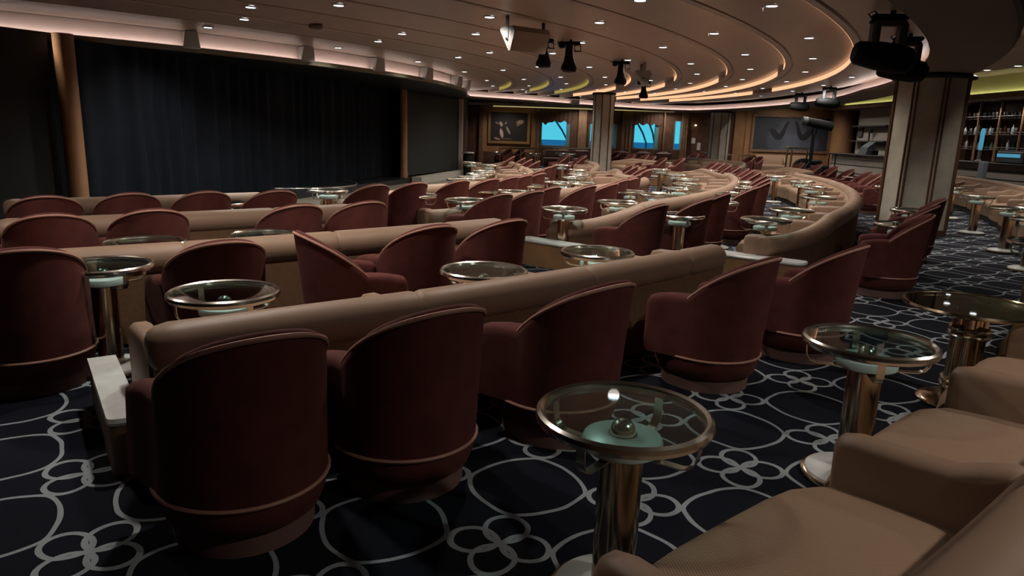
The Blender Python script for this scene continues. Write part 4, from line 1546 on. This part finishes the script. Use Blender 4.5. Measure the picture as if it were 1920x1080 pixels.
lamp_wall = lamp_data.copy(); lamp_wall.energy = SPOT_W * 2.1
lamp_far = lamp_data.copy(); lamp_far.energy = SPOT_W * .60
lamp_near = lamp_data.copy(); lamp_near.energy = SPOT_W * 1.25
lamp_bar = lamp_data.copy(); lamp_bar.energy = 22.0; lamp_bar.color = (1.0, .80, .62)
DL0 = thing('downlight', 'd', 'ceiling light')
MB().lathe([(.058, -.006), (.078, -.012), (.086, -.004), (.086, .004), (.058, .004)], 24, caps=False).obj('trim_ring', mat('lamp_ring', (.5, .47, .44), .3), DL0)
MB().lathe([(.0, -.007), (.060, -.007)], 24, caps=False).obj('lamp_face', lamp_face, DL0)
_fd = [True]
dcount = {}
allL = []
for px, py in LIGHTS:
    p = at(px, py, 2.95)
    z = ceil_z(r_of(p))
    p = at(px, py, z - .01)
    allL.append((p.x, p.y, ceil_z(r_of(p)) - .002, px, py))
pos_words = lambda px, py: None
# name them by ring and order along the ring from the near end
byring = {}
for q in allL:
    k = round((22.0 - r_of(q)) / 1.087)
    byring.setdefault(k, []).append(q)
RN = {-1: 'outside the ring steps', 0: 'in the outermost ring', 1: 'in the second ring', 2: 'in the third ring', 3: 'in the fourth ring', 4: 'in the fifth ring', 5: 'in the sixth ring', 6: 'in the seventh ring', 7: 'in the innermost ring', 8: 'beside the stage header'}
for k, L_ in byring.items():
    L_.sort(key=lambda q: th_of(q))
    for i, q in enumerate(L_):
        lab = 'round white ceiling downlight %s, %s from the near end' % (RN.get(k, 'by the stage'), ORD[i])
        if _fd[0]:
            _fd[0] = False
            o = DL0; o.location = q[:3]; o['label'] = lab; o['group'] = 'recessed ceiling downlights'
        else:
            o = dup(DL0, q[:3], 0, lab, 'recessed ceiling downlights')
        tq = th_of(q)
        lo = bpy.data.objects.new('lamp', lamp_far if tq > -14 else (lamp_near if tq < -36 else lamp_data)); COL.objects.link(lo)
        lo.parent = o
        lo.location = (0, 0, -.03)
# downlights added as fill: two towards the rear pillar, the rest over the foreground
extra = [pol(r_, t) for r_, t in ((22.7, 17.0), (20.5, 16), (22, -45.5), (22, -52), (20.9, -50), (19.8, -56))]
for i, p in enumerate(extra):
    o = dup(DL0, (p.x, p.y, ceil_z(r_of(p)) - .002), 0, 'round white ceiling downlight added as fill, %s of the added ones' % ORD[i], 'recessed ceiling downlights')
    lo = bpy.data.objects.new('lamp', lamp_near); COL.objects.link(lo); lo.parent = o; lo.location = (0, 0, -.03)
# downlights in the outer ceiling
outer = [(1851, 97, 3.05), (1906, 140, 3.05), (1847, 154, 3.05), (1897, 62, 3.05)]
for i, (px, py, z) in enumerate(outer):
    p = at(px, py, z - .01)
    if p.x > 9.5:
        p = p * (9.5 / p.x)
    o = dup(DL0, (p.x, p.y, z - .002), 0, 'small ceiling downlight above the right hand bench, %s from the front' % ORD[i], 'outer ceiling downlights')
    lo = bpy.data.objects.new('lamp', lamp_data); COL.objects.link(lo); lo.parent = o; lo.location = (0, 0, -.03)
ex2 = [(2.6, .9, 3.05), (4.6, 3.6, 3.05), (10.6, 31.6, 3.75), (12.6, 32.2, 3.75), (9.0, 5.0, 3.05), (8.6, 1.0, 3.05), (12.2, 19.0, 3.75), (12.2, 23.0, 3.75), (12.2, 27.0, 3.75), (13.0, 31.0, 3.75), (11.0, 12.0, 3.75), (3.0, 33.0, 3.05), (-.5, 32.4, 3.05), (7, 33.1, 3.05)]  # added fill lamps that brighten bench, far wall, picture, niche and bar
ex2 += [(10.7, 28.3, 3.75), (12.9, 29.3, 3.75)]
for i, (x, y, z) in enumerate(ex2):
    o = dup(DL0, (x, y, z - .002), 0, 'fill downlight added in the outer ceiling beyond the dropped ring, %s counting along the walls' % (ORD + ['seventeenth', 'eighteenth', 'nineteenth', 'twentieth', 'twenty first'])[i], 'outer ceiling downlights')
    lo = bpy.data.objects.new('lamp', lamp_wall if (y > 18 or i < 2) else lamp_data); COL.objects.link(lo); lo.parent = o; lo.location = (0, 0, -.03)


for i in range(4):
    y = 21.6 + i * 1.15
    o = dup(DL0, (14.95, y, 2.978), 0, 'tiny warm spotlight in the header over the back bar, %s from the right' % ORD[i], 'spotlights over the back bar')
    o.scale = (.6, .6, 1)
    lo = bpy.data.objects.new('lamp', lamp_bar); COL.objects.link(lo); lo.parent = o; lo.location = (0, 0, -.03)


# ---- stage lights and loudspeakers
def moving_head(name, label, px, py, h, big=True, rz=0.0, tilt=0.0, group='moving head stage lights', s=1.0):
    p = at(px, py, LIPZ + .03)
    zc = ceil_z(r_of(p)) + .01 if 13.5 < r_of(p) < 22.5 else LIPZ + .02
    t = thing(name, label, 'stage light', (p.x, p.y, zc), rz, group)
    t.scale = (s, s, s)
    # track clamp
    MB().box((0, 0, -.06), (.34, .10, .05), bev=.015).box((.02, 0, -.02), (.04, .04, .04)).box((-.12, .02, -.10), (.10, .12, .06), bev=.02).obj('clamp', black, t)
    MB().tube([(-.16, 0, -.08), (-.20, .02, -.03), (-.14, .03, 0.0), (-.10, .0, -.06)], .008, 6).obj('cable', black, t)
    if big:
        y = MB().box((-.125, 0, -.28), (.075, .14, .34), bev=.02).box((.125, 0, -.28), (.075, .14, .34), bev=.02).box((0, 0, -.12), (.30, .14, .05), bev=.015)
        y.obj('yoke', grey_m, t)
        hd = MB()
        hd.tube([(-.30, 0, 0), (-.27, 0, 0), (-.08, 0, 0), (.10, 0, 0), (.22, 0, 0), (.27, 0, 0)], [.085, .11, .135, .14, .12, .06], 20)
        o = hd.obj('lamp_head', black, t)
        o.location = (0, 0, -.43); o.rotation_euler = (0, tilt, PI / 2 * 0)
    else:
        MB().box((.0, 0, -.15), (.11, .12, .14), bev=.02).obj('housing', black, t)
        MB().tube([(.08, 0, -.09), (.17, 0, -.08), (.18, 0, -.18), (.09, 0, -.18)], .014, 6, closed=True).obj('handle', black, t)
        o = MB().tube([(0, 0, -.18), (.0, 0, -.24), (.01, 0, -.33), (.01, 0, -.42), (.0, 0, -.47), (0, 0, -.49)], [.06, .065, .09, .125, .12, .07], 18).obj('lamp_head', black, t)
    return t


moving_head('moving_head_light', 'big black moving head light at top right, nearer of the pair', 1672, 18, .5, True, R(-8), R(8), s=1.12)
moving_head('moving_head_light', 'big black moving head light at top right, lower one behind', 1705, 62, .5, True, R(-18), R(6), s=1.05)
moving_head('moving_head_light', 'black moving head light left of the followspot area', 1503, 172, .5, True, R(-10), R(4), s=.95)
moving_head('moving_head_light', 'black moving head light right of the followspot area', 1557, 160, .5, True, R(-12), R(4), s=1.0)
moving_head('moving_head_light', 'small black stage light beside the big beige speaker', 1020, 68, .5, False, R(20), s=.92, group='small stage lights')
moving_head('moving_head_light', 'small black stage light hanging alone right of the speaker', 1068, 76, .5, False, R(-10), s=1.0, group='small stage lights')
moving_head('moving_head_light', 'small black stage light left of the white speaker', 1165, 112, .5, False, R(-10), s=.95, group='small stage lights')
moving_head('moving_head_light', 'black and grey stage light under the white speaker', 1208, 150, .5, False, R(5), s=.95, group='small stage lights')


def speaker(label, px, py, rz, size, tilt, m2):
    p = at(px, py, LIPZ + .02)
    zc = ceil_z(r_of(p)) + .005
    t = thing('loudspeaker', label, 'loudspeaker', (p.x, p.y, zc), rz, 'ceiling loudspeakers')
    w_, d_, h_ = size
    MB().box((-w_ / 2 - .012, 0, -.15), (.012, .06, .32)).obj('bracket', mat('speaker_end', (.13, .127, .12), .6), t)
    MB().box((w_ / 2 + .012, 0, -.15), (.012, .06, .32)).obj('bracket', mat('speaker_end', (.13, .127, .12), .6), t)
    # tapered cabinet seen from its end: pentagon section
    sec = [(-.5, .28), (-.38, .5), (.42, .5), (.5, .40), (-.12, -.5), (-.22, -.5)]
    sec = [(y * d_, z * h_) for y, z in sec]
    ct, stt = math.cos(tilt), math.sin(tilt)
    rows = [[(x, y * ct - z * stt, -.30 + y * stt + z * ct) for y, z in sec] for x in (-w_ / 2, w_ / 2)]
    MB().grid(rows, closed_v=True, caps=True).obj('cabinet', m2, t, smooth=False)
    rows = [[(x, (y * ct - z * stt) * 1.01, -.30 + (y * stt + z * ct) * 1.01) for y, z in sec] for x in (-w_ / 2 - .012, -w_ / 2 + .002)]
    MB().grid(rows, closed_v=True, caps=True).obj('end_panel', mat('speaker_end', (.13, .127, .12), .6), t, smooth=False)
    MB().tube([(-w_ / 2 - .02, 0, -.30), (-w_ / 2 - .03, 0, -.30)], .016, 10).obj('knob', black, t)
    return t


speaker('large beige loudspeaker slung under the ceiling left of the stage lights', 986, 42, R(35), (.56, .34, .30), R(0), beige_p)
speaker('white wedge shaped loudspeaker hanging near the middle pillar', 1206, 122, R(95), (.20, .32, .30), R(0), white_p)

# box fixtures on the stage fascia
for i, (px, py) in enumerate(((340, 80), (546, 105), (689, 123), (782, 139), (845, 153), (872, 160))):
    p = at(px, py, 2.77)
    q = pol(13.62, th_of(p))
    q = Vector((q.x, q.y, 0))
    # keep it on the same line of sight
    rz = R(th_of(p))
    o = MB().grid([[(-.12, -.11, -.13), (.08, -.13, -.13), (.08, .13, -.13), (-.12, .11, -.13)], [(-.12, -.11, .13), (.12, -.09, .13), (.12, .09, .13), (-.12, .11, .13)]], closed_v=True, caps=True).obj('effect_box', white_p, smooth=False)
    o.location = (q.x, q.y, 2.78); o.rotation_euler = (0, 0, rz - R(18))
    tag(o, 'white box fixture on the lit band above the stage, %s from the left' % ORD[i], 'fixture', 'box fixtures above the stage')
# box on the far fascia
c = at(1078, 192, 2.78)
tag(MB().box((c.x, c.y, c.z), (.35, .3, .22), bev=.02).obj('effect_box', white_p), 'small white box fixture on the far lit band', 'fixture')
# smoke detectors
for i, (px, py) in enumerate(((592, 44), (235, 2))):
    p = at(px, py, 2.93)
    z = ceil_z(r_of(p))
    tag(MB().lathe([(.09, 0), (.10, -.02), (.09, -.05), (.05, -.06)], 20).obj('smoke_detector', mat('detector', (.13, .11, .09), .6)), 'round grey smoke detector on the ceiling, %s' % ['nearer the stage lights', 'at the top left corner'][i], 'smoke detector', 'smoke detectors').location = (p.x, p.y, z + .002)
# sprinkler heads
for i, (px, py) in enumerate(((923, 46), (1140, 48), (1430, 15), (1328, 62), (1268, 60))):
    p = at(px, py, 2.94)
    z = ceil_z(r_of(p))
    o = MB().lathe([(.02, 0), (.02, -.006), (.006, -.012), (.006, -.035), (.016, -.038), (.016, -.042)], 10).obj('sprinkler_head', brass_s)
    o.location = (p.x, p.y, z + .002)
    tag(o, 'tiny sprinkler head on the ceiling, %s from the left among those close by' % ORD[(0, 1, 4, 3, 2)[i]], 'sprinkler', 'ceiling sprinklers')
# champagne cooler like dark bollard by the stage corner
p = at(877, 329, 0)
t = thing('bar_bollard', 'dark cylindrical stand with chrome top at the stage corner', 'stand', (p.x, p.y, 0))
MB().lathe([(.16, 0), (.16, .72), (.14, .75)], 20).obj('body', black, t)
MB().lathe([(.20, .75), (.22, .77), (.20, .80), (.05, .82)], 24).obj('top', silver, t)
